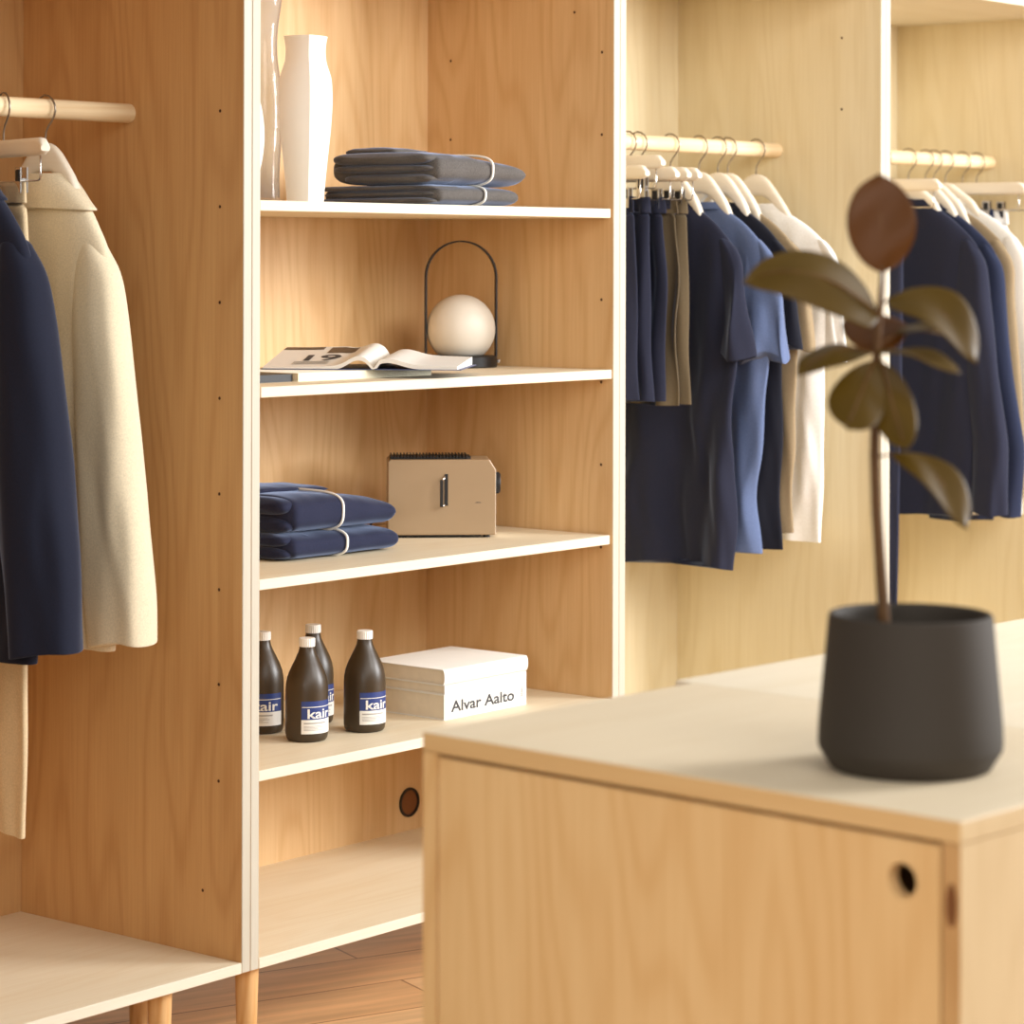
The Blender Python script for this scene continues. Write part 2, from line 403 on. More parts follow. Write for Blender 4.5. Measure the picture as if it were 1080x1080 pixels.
# door with a real round hole
gap = 0.0035
y0, y1, z0, z1 = dw + gap, iL - dw - gap, zb + 0.003, ZI - TI - 0.0045
wp = on_x(950, 929, ix)   # close enough to find the hole height, then solve along the door
hy, hz_ = None, None
Rz = Matrix.Rotation(ith, 3, 'Z')
d = Rz @ (ray(950, 929)); o_ = Rz @ (CAM - Vector((ix, iy, 0)))
t_ = -o_.x / d.x; hp = o_ + d * t_; hy, hz_ = hp.y, hp.z
r = 0.0172; n = 48; s = 0.03
inner, outer = [], []
for i in range(n):
    a = 2 * PI * i / n; c, si = math.cos(a), math.sin(a); k = s / max(abs(c), abs(si))
    inner.append((hy + r * c, hz_ + r * si)); outer.append((hy + k * c, hz_ + k * si))
dm = MB()
def sheet(x, flip):
    V = [(x, a, b) for a, b in inner] + [(x, a, b) for a, b in outer]
    fs = [(i, (i + 1) % n, n + (i + 1) % n, n + i) for i in range(n)]
    dm.add(V, [f[::-1] if flip else f for f in fs])
    def rect(a0, a1, b0, b1):
        q = [(x, a0, b0), (x, a1, b0), (x, a1, b1), (x, a0, b1)]
        dm.add(q, [(3, 2, 1, 0)] if not flip else [(0, 1, 2, 3)])
    rect(y0, hy - s, z0, z1); rect(hy + s, y1, z0, z1); rect(hy - s, hy + s, z0, hz_ - s); rect(hy - s, hy + s, hz_ + s, z1)
xd0, xd1 = 0.002, 0.021
sheet(xd0, False); sheet(xd1, True)
dm.rings([[(xd0, a, b) for a, b in inner], [(xd1, a, b) for a, b in inner]], 0, False, False)
fr = lambda x: [(x, y0, z0), (x, y1, z0), (x, y1, z1), (x, y0, z1)]
dm.rings([fr(xd0), fr(xd1)], 0, False, False)
door = obj('door', dm, M['isl_z'], isl, recalc=False)
# the second cabinet behind it, a little paler and a little higher
IW2 = 1.15
is2 = thing('display_cabinet', 'second low wooden cabinet with paler top, behind the plant and adjoining the foreground cabinet', 'cabinet',
            (ix + math.cos(ith) * (IW + 0.0004), iy - math.sin(ith) * (IW + 0.0004), 0), -ith)
M['isl_top2'] = wood('island_top_pale', srgb(232, 216, 188), srgb(242, 230, 208), 'x', cathedral=0.15)
obj('worktop', MB().box(0, IW2, 0.0, iL + 0.03, ZI - TI, ZI), M['isl_top2'], is2, bevel=0.002)
obj('side_panel', MB().box(0.001, IW2, 0.0005, dw, zb, ZI - TI - 0.0004), M['isl_side'], is2)
obj('side_panel', MB().box(0.001, IW2, iL + 0.03 - dw, iL + 0.0295, zb, ZI - TI - 0.0004), M['isl_side'], is2)
obj('end_panel', MB().box(0.001, 0.02, dw, iL + 0.03 - dw, zb, ZI - TI - 0.0004), M['isl_z'], is2)
obj('end_panel', MB().box(IW2 - 0.02, IW2 - 0.001, dw, iL + 0.03 - dw, zb, ZI - TI - 0.0004), M['isl_z'], is2)
obj('plinth', MB().box(0.03, IW2 - 0.03, 0.02, iL, 0.0, zb), M['isl_z'], is2)

# ------------------------------------------------------------------ hangers
def hook_mb():
    pts = [(0, 0.019, 0.012), (0, 0.014, 0.0205), (0, 0.004, 0.0242), (0, -0.008, 0.0225), (0, -0.018, 0.016), (0, -0.0245, 0.006), (0, -0.026, -0.004),
           (0, -0.0225, -0.014), (0, -0.015, -0.0235), (0, -0.007, -0.032), (0, -0.0015, -0.041), (0, 0, -0.05), (0, 0, -0.072)]
    return MB().tube([(x, y - 0.0, z) for x, y, z in pts], 0.0019, 8)

def coat_hanger(label, X, yaw=0.0, wide=0.2, group=None, nz=-0.078, sz=-0.185):
    h = thing('clothes_hanger', label, 'hanger', (X, YR, ZR), yaw, group)
    obj('hook', hook_mb(), M['steel'], h, smooth=True)
    n = 18; rs = []
    zt = ZN - ZR
    def line(y):   # top edge of the arms, below ZN
        pts = [(0, 0.0), (0.012, -0.001), (0.026, -0.006), (0.04, -0.018), (0.085, nz + 0.002), (wide * 0.6, lerp(nz, sz, 0.38) - 0.005), (wide, sz - 0.03)]
        for p0, p1 in zip(pts, pts[1:]):
            if y <= p1[0]: return lerp(p0[1], p1[1], (y - p0[0]) / (p1[0] - p0[0]))
        return pts[-1][1]
    for k in range(-30, 31):
        y = wide * k / 30; a = abs(k) / 30; d_ = 0.012
        ztop = zt + (line(max(0, abs(y) - d_)) + 2 * line(abs(y)) + line(abs(y) + d_)) / 4
        hh = lerp(0.026, 0.016, min(1, a * 1.3)); tx = lerp(0.0095, 0.0095, a)
        if a > 0.9:
            q = (a - 0.9) / 0.1; hh *= math.sqrt(max(0.02, 1 - q * q)); tx *= math.sqrt(max(0.05, 1 - q * q * 0.9))
        rs.append([(tx * sgp(math.cos(2 * PI * i / n), 0.7), y, ztop - hh + hh * sgp(math.sin(2 * PI * i / n), 0.7)) for i in range(n)])
    obj('hanger_arms', MB().rings(rs), M['hanger'], h, smooth=True, angle=1.0)
    return h

def clip_hanger(label, X, yaw=0.0, half=0.175, clip=0.11, dz=0.0, group=None):
    h = thing('clip_hanger', label, 'hanger', (X, YR, ZR), yaw, group)
    obj('hook', hook_mb(), M['steel'], h, smooth=True)
    zt = ZN - ZR + dz
    # rounded bar
    n = 20; rs = []
    for k in range(-16, 17):
        y = half * k / 16; a = abs(k) / 16
        hh = 0.0155; zc = zt - hh; tx = 0.0085
        if a > 0.9:
            q = (a - 0.9) / 0.1; hh *= math.sqrt(max(0.12, 1 - q * q)); zc = zt - 0.0155 - (0.0155 - hh) * 0.3
        rs.append([(tx * sgp(math.cos(2 * PI * i / n), 0.6), y, zc + hh * sgp(math.sin(2 * PI * i / n), 0.6)) for i in range(n)])
    obj('hanger_bar', MB().rings(rs), M['hanger'], h, smooth=True, angle=1.0)
    zw = zt - 0.073
    e = half - 0.02
    obj('wire_frame', MB().tube([(0, -e, zt - 0.02), (0, -e, zw + 0.008), (0, -e + 0.002, zw + 0.002), (0, -e + 0.008, zw), (0, 0, zw), (0, e - 0.008, zw), (0, e - 0.002, zw + 0.002), (0, e, zw + 0.008), (0, e, zt - 0.02)], 0.0018, 8), M['chrome'], h, smooth=True)
    for sgn in (-1, 1):
        m = MB()
        yc = sgn * clip
        for sx in (-1, 1):
            m.box(sx * 0.006 - 0.0012, sx * 0.006 + 0.0012, yc - 0.011, yc + 0.011, zw - 0.02, zw + 0.024, 0)
            m.box(sx * 0.0078 - 0.0008, sx * 0.0078 + 0.0008, yc - 0.0065, yc + 0.0065, zw + 0.0, zw + 0.02, 1)
        m.tube([(0, yc - 0.009, zw), (0, yc + 0.009, zw)], 0.0055, 12, 0)
        obj('clip', m, [M['chrome'], M['black']], h)
    return h

# ------------------------------------------------------------------ garments
def stack(mb, keys, z0, z1, nz, seed, amp=0.006, freq=3.0, n=56, e=0.85, amp_top=0.15, hem=0.004, close_bottom=True, sharp=0.0):
    """a hanging tube of cloth: keys (z, cy, wy, tx, cx)"""
    rs = []
    rnd = random.Random(seed); ph = rnd.random() * 6.28; ph2 = rnd.random() * 6.28
    for k in range(nz + 1):
        t = k / nz; z = lerp(z0, z1, t)
        # smooth keys by averaging neighbours
        dzs = abs(z1 - z0) / nz
        acc = [0, 0, 0, 0]
        for q in (-1, 0, 1):
            zz = max(min(z + q * dzs * 0.8, max(z0, z1)), min(z0, z1))
            v = interp(keys, zz)
            for i in range(4): acc[i] += v[i] / 3
        cy, wy, tx, cx = acc
        A = amp * (amp_top + (1 - amp_top) * min(1, t * 1.35))
        ring = []
        for i in range(n):
            a = 2 * PI * i / n
            c, s = math.cos(a), math.sin(a)
            x = tx * sgp(c, e); y = wy * sgp(s, e)
            yn = y / max(wy, 1e-4)
            edge = 1 - 0.45 * abs(yn) ** 4
            w1 = math.sin(freq * PI * yn * 0.5 + ph + 0.9 * math.sin(z * 3.2 + ph2))
            w2 = 1.5 * noise.noise(Vector((y * 21 + z * 3 + seed * 3.1, x * 9, z * 1.5 + seed)))
            w3 = noise.noise(Vector((y * 44 - z * 5 + seed * 1.7, 3 + x * 8, z * 3.0 + seed * 2)))
            x2 = x + (A * 0.8 * w1 + A * 0.9 * w2 + A * 0.4 * w3) * edge
            y2 = y + A * 0.9 * noise.noise(Vector((s * 2 + seed, 5.1, z * 6)))
            zz = z + (hem * t * math.sin(2.2 * yn + ph) if t > 0.6 else 0)
            ring.append((cx + x2, cy + y2, zz))
        rs.append(ring)
    rs.insert(len(rs) - 1, [(p[0], p[1], p[2] + 0.0025) for p in rs[-1]])   # keeps the hem crisp
    cy = sum(p[1] for p in rs[-1]) / n; cx = sum(p[0] for p in rs[-1]) / n
    rs.append([(cx + (p[0] - cx) * 0.9, cy + (p[1] - cy) * 0.99, p[2] + 0.0004) for p in rs[-1]])
    mb.rings(rs, 0, True, True)
    return mb

def top_garment(name, label, cat, X, mat, seed, L=0.9, ws=0.195, wh=0.2, t=0.022, sleeve='short', sl=0.28, yaw=0.0, neck_z=-0.078, slope_z=-0.185, group=None,
                collar='rib', amp=0.006, freq=3.0, sout=0.045, stx=0.02, sleeve_len=0.62, cmat=None, far=True, offy=0.0, sw=0.055, lap=False, elbow=0.0):
    g = thing(name, label, cat, (X, YR + offy, ZN), yaw, group)
    nz, sz = neck_z, slope_z
    keys = [(nz, 0, 0.055, t * 0.7, 0), (nz - 0.012, 0, 0.08, t * 0.8, 0), (lerp(nz, sz, 0.35), 0, lerp(0.08, ws, 0.4), t * 0.9, 0), (lerp(nz, sz, 0.65), 0, lerp(0.08, ws, 0.7), t, 0),
            (lerp(nz, sz, 0.88), 0, lerp(0.08, ws, 0.92), t, 0), (sz - 0.01, 0, ws, t, 0), (sz - 0.06, 0, ws + 0.003, t * 1.05, 0), (sz - 0.2, 0, lerp(ws, wh, 0.2), t * 1.1, 0), (-L, 0, wh, t * 1.15, 0)]
    obj('body', stack(MB(), keys, nz, -L, 50, seed, amp, freq, n=72, hem=0.012 if sleeve == 'short' else 0.006), mat, g, smooth=True, sub=1)
    for sgn in ((-1, 1) if far else (-1,)):
        s = sgn
        zt = sz + 0.03
        if sleeve == 'short':
            k2 = [(zt, s * (ws - 0.045), 0.012, stx * 0.6, 0), (zt - 0.02, s * (ws - 0.03), 0.03, stx, 0), (zt - 0.06, s * (ws - 0.02), 0.042, stx * 1.1, 0), (zt - 0.13, s * (ws - 0.016), 0.05, stx * 1.25, 0),
                  (zt - sl, s * (ws + sout - sw), sw + 0.002, stx * 1.5, 0)]
            obj('sleeve', stack(MB(), k2, zt, zt - sl, 18, seed + 11 + s, amp * 0.9, 1.5, n=36, hem=0.02), mat, g, smooth=True, sub=1)
        else:
            zl = zt - sleeve_len
            tm_ = min(stx, t)
            k2 = [(zt - 0.005, s * (ws - 0.045), 0.012, tm_ * 0.7, 0), (zt - 0.028, s * (ws - 0.034), 0.03, tm_ * 0.95, 0), (zt - 0.065, s * (ws - 0.026), 0.044, lerp(tm_, stx, 0.25) * 1.1, 0), (zt - 0.15, s * (ws + sout * 0.33 - 0.052), 0.052, lerp(tm_, stx, 0.6) * 1.2, 0),
                  (zt - sleeve_len * 0.5, s * (ws + sout * 0.66 - sw), sw, stx * 1.2, 0), (zt - sleeve_len * 0.74, s * (ws + sout * 0.86 + elbow - sw), sw, stx * 1.2, 0), (zl, s * (ws + sout - sw * 0.92), sw * 0.92, stx * 1.1, 0)]
            obj('sleeve', stack(MB(), k2, zt, zl, 30, seed + 23 + s, amp * 0.8, 1.5, n=40, hem=0.006), mat, g, smooth=True, sub=1)
    # collar
    cm = cmat or mat
    if collar == 'rib':
        k3 = [(nz + 0.006, 0, 0.06, t * 0.85, 0), (nz - 0.012, 0, 0.084, t * 0.9, 0)]
        obj('neckband', stack(MB(), k3, nz + 0.006, nz - 0.012, 4, seed + 5, 0.001, 1, n=40, hem=0, close_bottom=False), cm, g, smooth=True)
    elif collar == 'shirt':
        k3 = [(nz + 0.02, 0, 0.05, t * 0.95, 0), (nz + 0.006, 0, 0.062, t * 1.15, 0), (nz - 0.03, 0, 0.1, t * 1.15, 0)]
        obj('collar', stack(MB(), k3, nz + 0.02, nz - 0.03, 6, seed + 5, 0.0015, 1, n=40, hem=0.004, close_bottom=False), cm, g, smooth=True)
    elif collar == 'jacket':
        k3 = [(nz + 0.014, 0, 0.052, t * 0.95, 0), (nz + 0.004, 0, 0.068, t * 1.12, 0), (nz - 0.02, 0, 0.094, t * 1.22, 0), (nz - 0.05, 0, 0.128, t * 1.2, 0)]
        obj('collar', stack(MB(), k3, nz + 0.014, nz - 0.05, 8, seed + 5, 0.0015, 1, n=40, hem=0.003, close_bottom=False), cm, g, smooth=True)
    return g

def bottoms(name, label, cat, X, mat, seed, top=-0.085, L=0.5, w=0.14, wb=None, t=0.016, yaw=0.0, amp=0.007, freq=5, group=None, offy=0.0, waist=None, legs=False):
    g = thing(name, label, cat, (X, YR + offy, ZN), yaw, group)
    wb = wb or w
    wt = waist or w * 0.92
    if legs:
        keys = [(top, 0, wt, t * 0.6, 0), (top - 0.05, 0, wt, t * 0.9, 0), (top - 0.22, 0, w, t, 0), (-L, 0, wb, t * 0.75, 0)]
        obj('legs', stack(MB(), keys, top - 0.03, -L, 40, seed, amp, freq, e=0.75), mat, g, smooth=True, sub=1)
    else:
        keys = [(top, 0, wt, t * 0.5, 0), (top - 0.05, 0, wt, t * 0.9, 0), (top - 0.16, 0, w, t, 0), (-L, 0, wb, t * 1.1, 0)]
        obj('legs', stack(MB(), keys, top - 0.03, -L, 30, seed, amp, freq, amp_top=0.5), mat, g, smooth=True, sub=1)
    k2 = [(top, 0, wt, t * 0.55, 0), (top - 0.036, 0, wt + 0.002, t * 0.9, 0)]
    obj('waistband', stack(MB(), k2, top, top - 0.036, 5, seed + 3, amp * 0.6, freq * 1.5, hem=0, close_bottom=False), mat, g, smooth=True)
    return g

def Xs(px): return on_y(px, 150, YR).x

# ---- unit at the left
coat_hanger('pale wooden hanger inside the beige jacket', Xs(48), 0.0, 0.17, None, -0.075, -0.2)
top_garment('suit_jacket', 'beige linen jacket hanging nearest the side panel of the left wardrobe', 'jacket', Xs(48), M['beigejacket'], 3, L=0.88, ws=0.165, wh=0.185, t=0.032,
            sleeve='long', sleeve_len=0.7, sout=0.095, stx=0.042, sw=0.062, neck_z=-0.07, slope_z=-0.2, collar='jacket', amp=0.012)
clip_hanger('pale clip hanger holding beige trousers in the left wardrobe', Xs(3.7), -0.28, 0.172, 0.075)
bottoms('trousers', 'long beige trousers hanging from clips behind the dark navy jacket', 'trousers', Xs(3.7), M['beige'], 8, top=-0.075, L=1.2, w=0.115, wb=0.085, t=0.016, yaw=-0.28, waist=0.09, legs=True, amp=0.005)
coat_hanger('pale wooden hanger inside the dark navy jacket, cut by the left edge', Xs(-48), 0.0, 0.2, None, -0.06, -0.2)
top_garment('suit_jacket', 'dark navy jacket at the left edge of the photo', 'jacket', Xs(-48), M['navyjacket'], 12, L=0.885, ws=0.2, wh=0.215, t=0.034,
            sleeve='long', sleeve_len=0.69, sout=0.105, stx=0.044, sw=0.068, neck_z=-0.06, slope_z=-0.2, collar='jacket', amp=0.013)

# ---- unit right of the shelves
shorts = [(617, 'navy', 0.0, 'navy shorts on clips closest to the shelving unit, first in the row', 'clip hanger of the first navy shorts beside the shelving unit'),
          (634, 'navy', 0.024, 'navy shorts on clips, second in the row from the shelving unit', 'clip hanger raised above its neighbours, holding the second navy shorts'),
          (649, 'navy', 0.0, 'navy shorts on clips touching the khaki pair', 'clip hanger of the navy shorts beside the khaki pair'),
          (661.6, 'khaki', 0.0, 'khaki shorts on clips between navy shorts and the other khaki pair', 'clip hanger of the khaki shorts next to the navy ones'),
          (673, 'khaki', 0.0, 'khaki shorts on clips directly left of the navy t-shirt', 'clip hanger of the khaki shorts next to the navy t-shirt')]
for i, (px, mt, dz, l1, l2) in enumerate(shorts):
    clip_hanger(l2, Xs(px), 0.0, 0.172, 0.115, dz, 'clip hangers with shorts')
    bottoms('shorts', l1, 'shorts', Xs(px), M[mt], 40 + i, top=-0.068 + dz * 0, L=0.515 + 0.004 * i, w=0.14, wb=0.146, t=0.0105, amp=0.016, freq=8, group='shorts hung on clips', waist=0.135)
tees = [(707, 'navy', 0.905, 0.185, 0.19, 'long navy t-shirt right of the khaki shorts', 'pale hanger of the long navy t-shirt', 0.055, 0.26, 3.2),
        (737, 'slate', 0.885, 0.195, 0.18, 'slate blue t-shirt between the navy and the black one', 'pale hanger of the slate blue t-shirt', 0.055, 0.28, 3.0),
        (757, 'blacknavy', 0.865, 0.19, 0.18, 'near-black t-shirt half hidden by the slate blue one', 'pale hanger of the near-black t-shirt', 0.045, 0.26, 2.5),
        (767.5, 'shadebeige', 0.85, 0.2, 0.19, 'beige t-shirt between the black and the cream one', 'pale hanger of the beige t-shirt', 0.04, 0.25, 2.5),
        (797.5, 'whitecloth', 0.86, 0.215, 0.185, 'cream white t-shirt last in the row, behind the plant leaves', 'pale hanger of the cream t-shirt, nearest the rail end', 0.045, 0.27, 2.2)]
for i, (px, mt, L, ws, wh, l1, l2, so, sl, fq) in enumerate(tees):
    coat_hanger(l2, Xs(px), 0.0, ws * 0.88, 'coat hangers with t-shirts', -0.078, -0.185)
    top_garment('t_shirt', l1, 't-shirt', Xs(px), M[mt], 60 + i * 3, L=L, ws=ws, wh=wh, t=0.017, sl=sl, sout=so, stx=0.015, group='t-shirts on hangers', amp=0.013 if i in (2, 3) else 0.024, freq=fq, sw=0.06)

# ---- unit at the far right
clip_hanger('pale clip hanger at the front of the far right wardrobe, holding long navy trousers', Xs(931), 0.0, 0.17, 0.05)
bottoms('trousers', 'long dark navy trousers hanging beside the panel behind the plant stem', 'trousers', Xs(931), M['navy'], 80, top=-0.075, L=1.12, w=0.06, wb=0.045, t=0.014, waist=0.06, legs=True, amp=0.004)
coat_hanger('pale hanger of the front navy shirt in the far right wardrobe', Xs(958), 0.0, 0.185, 'coat hangers with shirts', -0.055, -0.18)
top_garment('shirt', 'navy long-sleeved shirt, front one behind the plant leaves', 'shirt', Xs(958), M['navy'], 83, L=0.865, ws=0.215, wh=0.19, t=0.02, sleeve='long', sleeve_len=0.7, sout=0.075, stx=0.02, sw=0.06,
            neck_z=-0.055, slope_z=-0.18, group='long-sleeved shirts', collar='rib', amp=0.013, elbow=0.015)
coat_hanger('pale hanger of the second navy shirt in the far right wardrobe', Xs(976), 0.0, 0.185, 'coat hangers with shirts', -0.065, -0.19)
top_garment('shirt', 'blue navy long-sleeved shirt between the front navy shirt and the cream one', 'shirt', Xs(976), M['bluenavy'], 88, L=0.86, ws=0.215, wh=0.195, t=0.017, sleeve='long', sleeve_len=0.7, sout=0.07, stx=0.017, sw=0.055,
            neck_z=-0.065, slope_z=-0.19, group='long-sleeved shirts', collar='rib', amp=0.011, elbow=0.02)
coat_hanger('pale hanger of the beige shirt in the far right wardrobe', Xs(985), 0.0, 0.185, 'coat hangers with shirts', -0.06, -0.18)
top_garment('shirt', 'beige shirt squeezed between the blue navy shirt and the white one', 'shirt', Xs(986), M['shadebeige'], 91, L=0.85, ws=0.22, wh=0.21, t=0.012, sleeve='long', sleeve_len=0.64, sout=0.05, stx=0.012, sw=0.05,
            neck_z=-0.06, slope_z=-0.18, group='long-sleeved shirts', collar='rib', amp=0.005)
coat_hanger('pale hanger of the white shirt in the far right wardrobe', Xs(997), 0.0, 0.2, 'coat hangers with shirts', -0.05, -0.17)
top_garment('shirt', 'white long-sleeved shirt in front of the trousers on clips', 'shirt', Xs(997), M['whitecloth'], 95, L=0.87, ws=0.235, wh=0.23, t=0.016, sleeve='long', sleeve_len=0.66, sout=0.06, stx=0.016, sw=0.055,
            neck_z=-0.05, slope_z=-0.17, group='long-sleeved shirts', collar='rib', amp=0.006)
clip_hanger('pale clip hanger of the navy trousers at the right edge', Xs(1015), 0.0, 0.19, 0.075)
bottoms('trousers', 'navy trousers on clips between the white shirt and the cream trousers', 'trousers', Xs(1015), M['bluenavy'], 101, top=-0.07, L=0.9, w=0.11, wb=0.1, t=0.014, legs=True, waist=0.095)
clip_hanger('pale clip hanger of the cream trousers at the right edge', Xs(1030), 0.0, 0.19, 0.075)
bottoms('trousers', 'cream trousers on clips at the right edge of the photo', 'trousers', Xs(1030), M['whitecloth'], 104, top=-0.075, L=0.88, w=0.13, wb=0.13, t=0.016, amp=0.008, freq=6, waist=0.095, legs=True)

# ------------------------------------------------------------------ things on the shelves
ZS = [z + ST for z in SH]        # shelf tops
VIEW = math.atan2(F.y, F.x)
# --- white square vase
b = on_z(322, 209.5, ZS[0]) if False else on_y(322, 209, 3.60)
fw = (b - CAM).dot(F); ppm = FPX / fw
vz = ZS[0]
vase = thing('vase', 'tall opaque white square-sided vase with narrow neck on the top shelf', 'vase', (b.x, b.y, vz), VIEW)
prof = []   # (z, half diagonal)
for (yy, l, rr) in [(211, 304, 342), (190, 303, 344), (160, 300.5, 347.5), (130, 297.5, 350.5), (105, 296, 352), (90, 296.5, 352), (78, 297, 350.5), (68, 300, 347.5), (60, 303.5, 346.5), (50, 304.8, 346.2), (42, 304.6, 347.2), (34, 303.5, 349)]:
    prof.append(((211 - yy) / ppm, (rr - l) / 2 / ppm))
vm = MB(); rs = []
def sq_ring(z, hd, inset=0.0):
    # local x points away from the camera, y to the left; near corner turned a little to the right
    out = []
    rad = hd / math.cos(0.24) - inset
    cs = [(rad * math.cos(PI + 0.24 + k * PI / 2), rad * math.sin(PI + 0.24 + k * PI / 2), z) for k in range(4)]
    for k in range(4):
        a, c = Vector(cs[k]), Vector(cs[(k + 1) % 4])
        for q in range(6):
            t = q / 6
            m_ = a.lerp(c, t); nrm = Vector(((a.x + c.x) / 2, (a.y + c.y) / 2, 0))
            out.append(m_ + nrm * 0.16 * (1 - (2 * t - 1) ** 2))
    return out
def fine_prof(pr, k=4):
    out = []
    for i in range(len(pr) - 1):
        p0 = pr[max(i - 1, 0)]; p1 = pr[i]; p2 = pr[i + 1]; p3 = pr[min(i + 2, len(pr) - 1)]
        for j in range(k):
            t = j / k
            out.append(tuple(0.5 * ((2 * p1[a]) + (-p0[a] + p2[a]) * t + (2 * p0[a] - 5 * p1[a] + 4 * p2[a] - p3[a]) * t * t + (-p0[a] + 3 * p1[a] - 3 * p2[a] + p3[a]) * t ** 3) for a in (0, 1)))
    out.append(pr[-1]); return out
fp = fine_prof(prof)
rs = [sq_ring(z, h) for z, h in fp]
rs.append(sq_ring(fp[-1][0], fp[-1][1], 0.004)); rs += [sq_ring(z, h, 0.004) for z, h in fp[::-1][2:30]]
obj('vase_body', vm.rings(rs), M['white'], vase, smooth=True, angle=math.radians(38))
# --- round bellied white vase half hidden by the panel, and a clear glass vase
bc = Vector((3.555, 3.60, ZS[0]))
rr0 = (on_y(284.5, 145, 3.62) - bc).dot(R)
wv = thing('vase', 'white vase with a bulging body, mostly hidden behind the left panel of the top shelf', 'vase', bc)
zmid = on_y(284, 145, 3.6).z - ZS[0]
pr = []
for k in range(0, 25):
    z = 0.36 * k / 24
    pr.append((max(0.02, rr0 - 0.016 * ((z - zmid) / 0.089) ** 2 * (1 if abs(z - zmid) < 0.12 else 1)), z))
pr = [(max(r, 0.03), z) for r, z in pr]
obj('vase_body', MB().lathe(pr + [(pr[-1][0] - 0.004, pr[-1][1]), (pr[-1][0] - 0.006, 0.25)], 48), M['white'], wv, smooth=True, angle=0.9)
gp = on_y(277, 208, 3.72)
gv = thing('vase', 'tall clear glass vase with wavy sides between the two white vases', 'vase', (gp.x, gp.y, ZS[0]))
gprof = [(0.028, 0), (0.0335, 0.004), (0.033, 0.06), (0.036, 0.12), (0.0375, 0.18), (0.034, 0.24), (0.028, 0.29), (0.029, 0.34), (0.036, 0.39), (0.038, 0.42)]
gi = [(r - 0.003, max(z, 0.012)) for r, z in gprof[::-1]][:-1]
gl = fine_prof([(z, r) for r, z in gprof], 4); gl = [(r, z) for z, r in gl]
gi = [(r - 0.0025, z) for r, z in gl[::-1] if z > 0.014]
obj('vase_body', MB().lathe(gl + gi, 40), M['glass'], gv, smooth=True, angle=0.9)

# --- folded clothes
def folded(name, label, cat, pos, wx, wy, th, layers, mat, seed, group, z, rz=0.0, cord_at=0.5, taper=0.25, waist=False):
    """pos = front left corner. A thick front fold towards -Y; towards -X the ends of the folded layers show: layers = (z0, z1, x shift, back share)"""
    g = thing(name, label, cat, (pos.x, pos.y, z), rz, group)
    m = MB()
    def nz(*p): return noise.noise(Vector(p) + Vector((seed * 7.3, seed * 1.9, seed * 3.7)))
    def slab(xa, xb, ya, yb, za, zb, nx, ey, ez, endl, endr, tap, wob):
        rs = []; n = 40
        for i in range(nx + 1):
            t = i / nx; x = lerp(xa, xb, t)
            sc = 1 - tap * max(0, (t - 0.35) / 0.65) ** 1.6
            e = 1.0
            if endl and t < endl: e = math.sqrt(max(0.03, 1 - (1 - t / endl) ** 2))
            if endr and t > 1 - endr: e = math.sqrt(max(0.03, 1 - (1 - (1 - t) / endr) ** 2))
            ring = []
            for k in range(n):
                a = 2 * PI * k / n
                cy, cz = sgp(math.cos(a), ey), sgp(math.sin(a), ez)
                y = (ya + yb) / 2 + (yb - ya) / 2 * cy * (0.93 + 0.07 * e)
                zz = (za + (zb - za) * (0.5 + 0.5 * cz * e))
                if cz > 0: zz = za + (zz - za) * sc + wob * nz(x * 11, y * 11, 0) + 0.5 * wob * nz(x * 30, y * 24, 2)
                else: zz += 0.4 * wob * nz(x * 12, y * 12, 5)
                ring.append((x + 0.006 * nz(y * 14, za * 60, 1) * (1 - t), y + 0.003 * nz(x * 18, za * 40, 9), zz))
            rs.append(ring)
        m.rings(rs)
    slab(0.012, wx, 0.0, wy, 0.0, th, 30, 0.5, 0.62, 0.05, 0.035, taper, 0.004)
    for (za, zb, xs, ys) in layers:
        slab(xs, 0.09, 0.012 + 0.004 * nz(za * 90, 1, 1), wy * ys, za, zb, 8, 0.45, 0.8, 0.16, 0.0, 0.0, 0.002)
    if waist:
        slab(0.03, wx * 0.5, wy * 0.45, wy * 0.95, th * 0.93, th + 0.011, 10, 0.5, 0.8, 0.1, 0.12, 0.2, 0.004)
        slab(wx * 0.48, wx * 0.8, wy * 0.5, wy * 0.97, th * 0.86, th + 0.006, 10, 0.5, 0.8, 0.12, 0.2, 0.3, 0.004)
    for v in m.v:
        if v.z < 0.0005: v.z = 0.0005
    obj('folded_cloth', m, mat, g, smooth=True, sub=1)
    if waist:
        obj('button', MB().lathe([(0.006, 0), (0.006, 0.002), (0.003, 0.0028)], 18), M['knot'], g, smooth=True, loc=(wx * 0.49, wy * 0.6, th + 0.0015))
    t = (cord_at * wx - 0.012) / (wx - 0.012)
    Ht = th * (1 - taper * max(0, (t - 0.35) / 0.65) ** 1.6)
    pts = []; n = 72
    for k in range(n + 1):
        a = 2 * PI * k / n
        pts.append((wx * cord_at + 0.005 * math.sin(a), wy * 0.5 + (wy * 0.5 + 0.0032) * sgp(math.cos(a), 0.48), Ht * 0.5 + (Ht * 0.5 + 0.0022) * sgp(math.sin(a), 0.6) + 0.0005))
    obj('tie_cord', MB().tube(pts, 0.0025, 8), M['cord'], g, smooth=True)
    return g
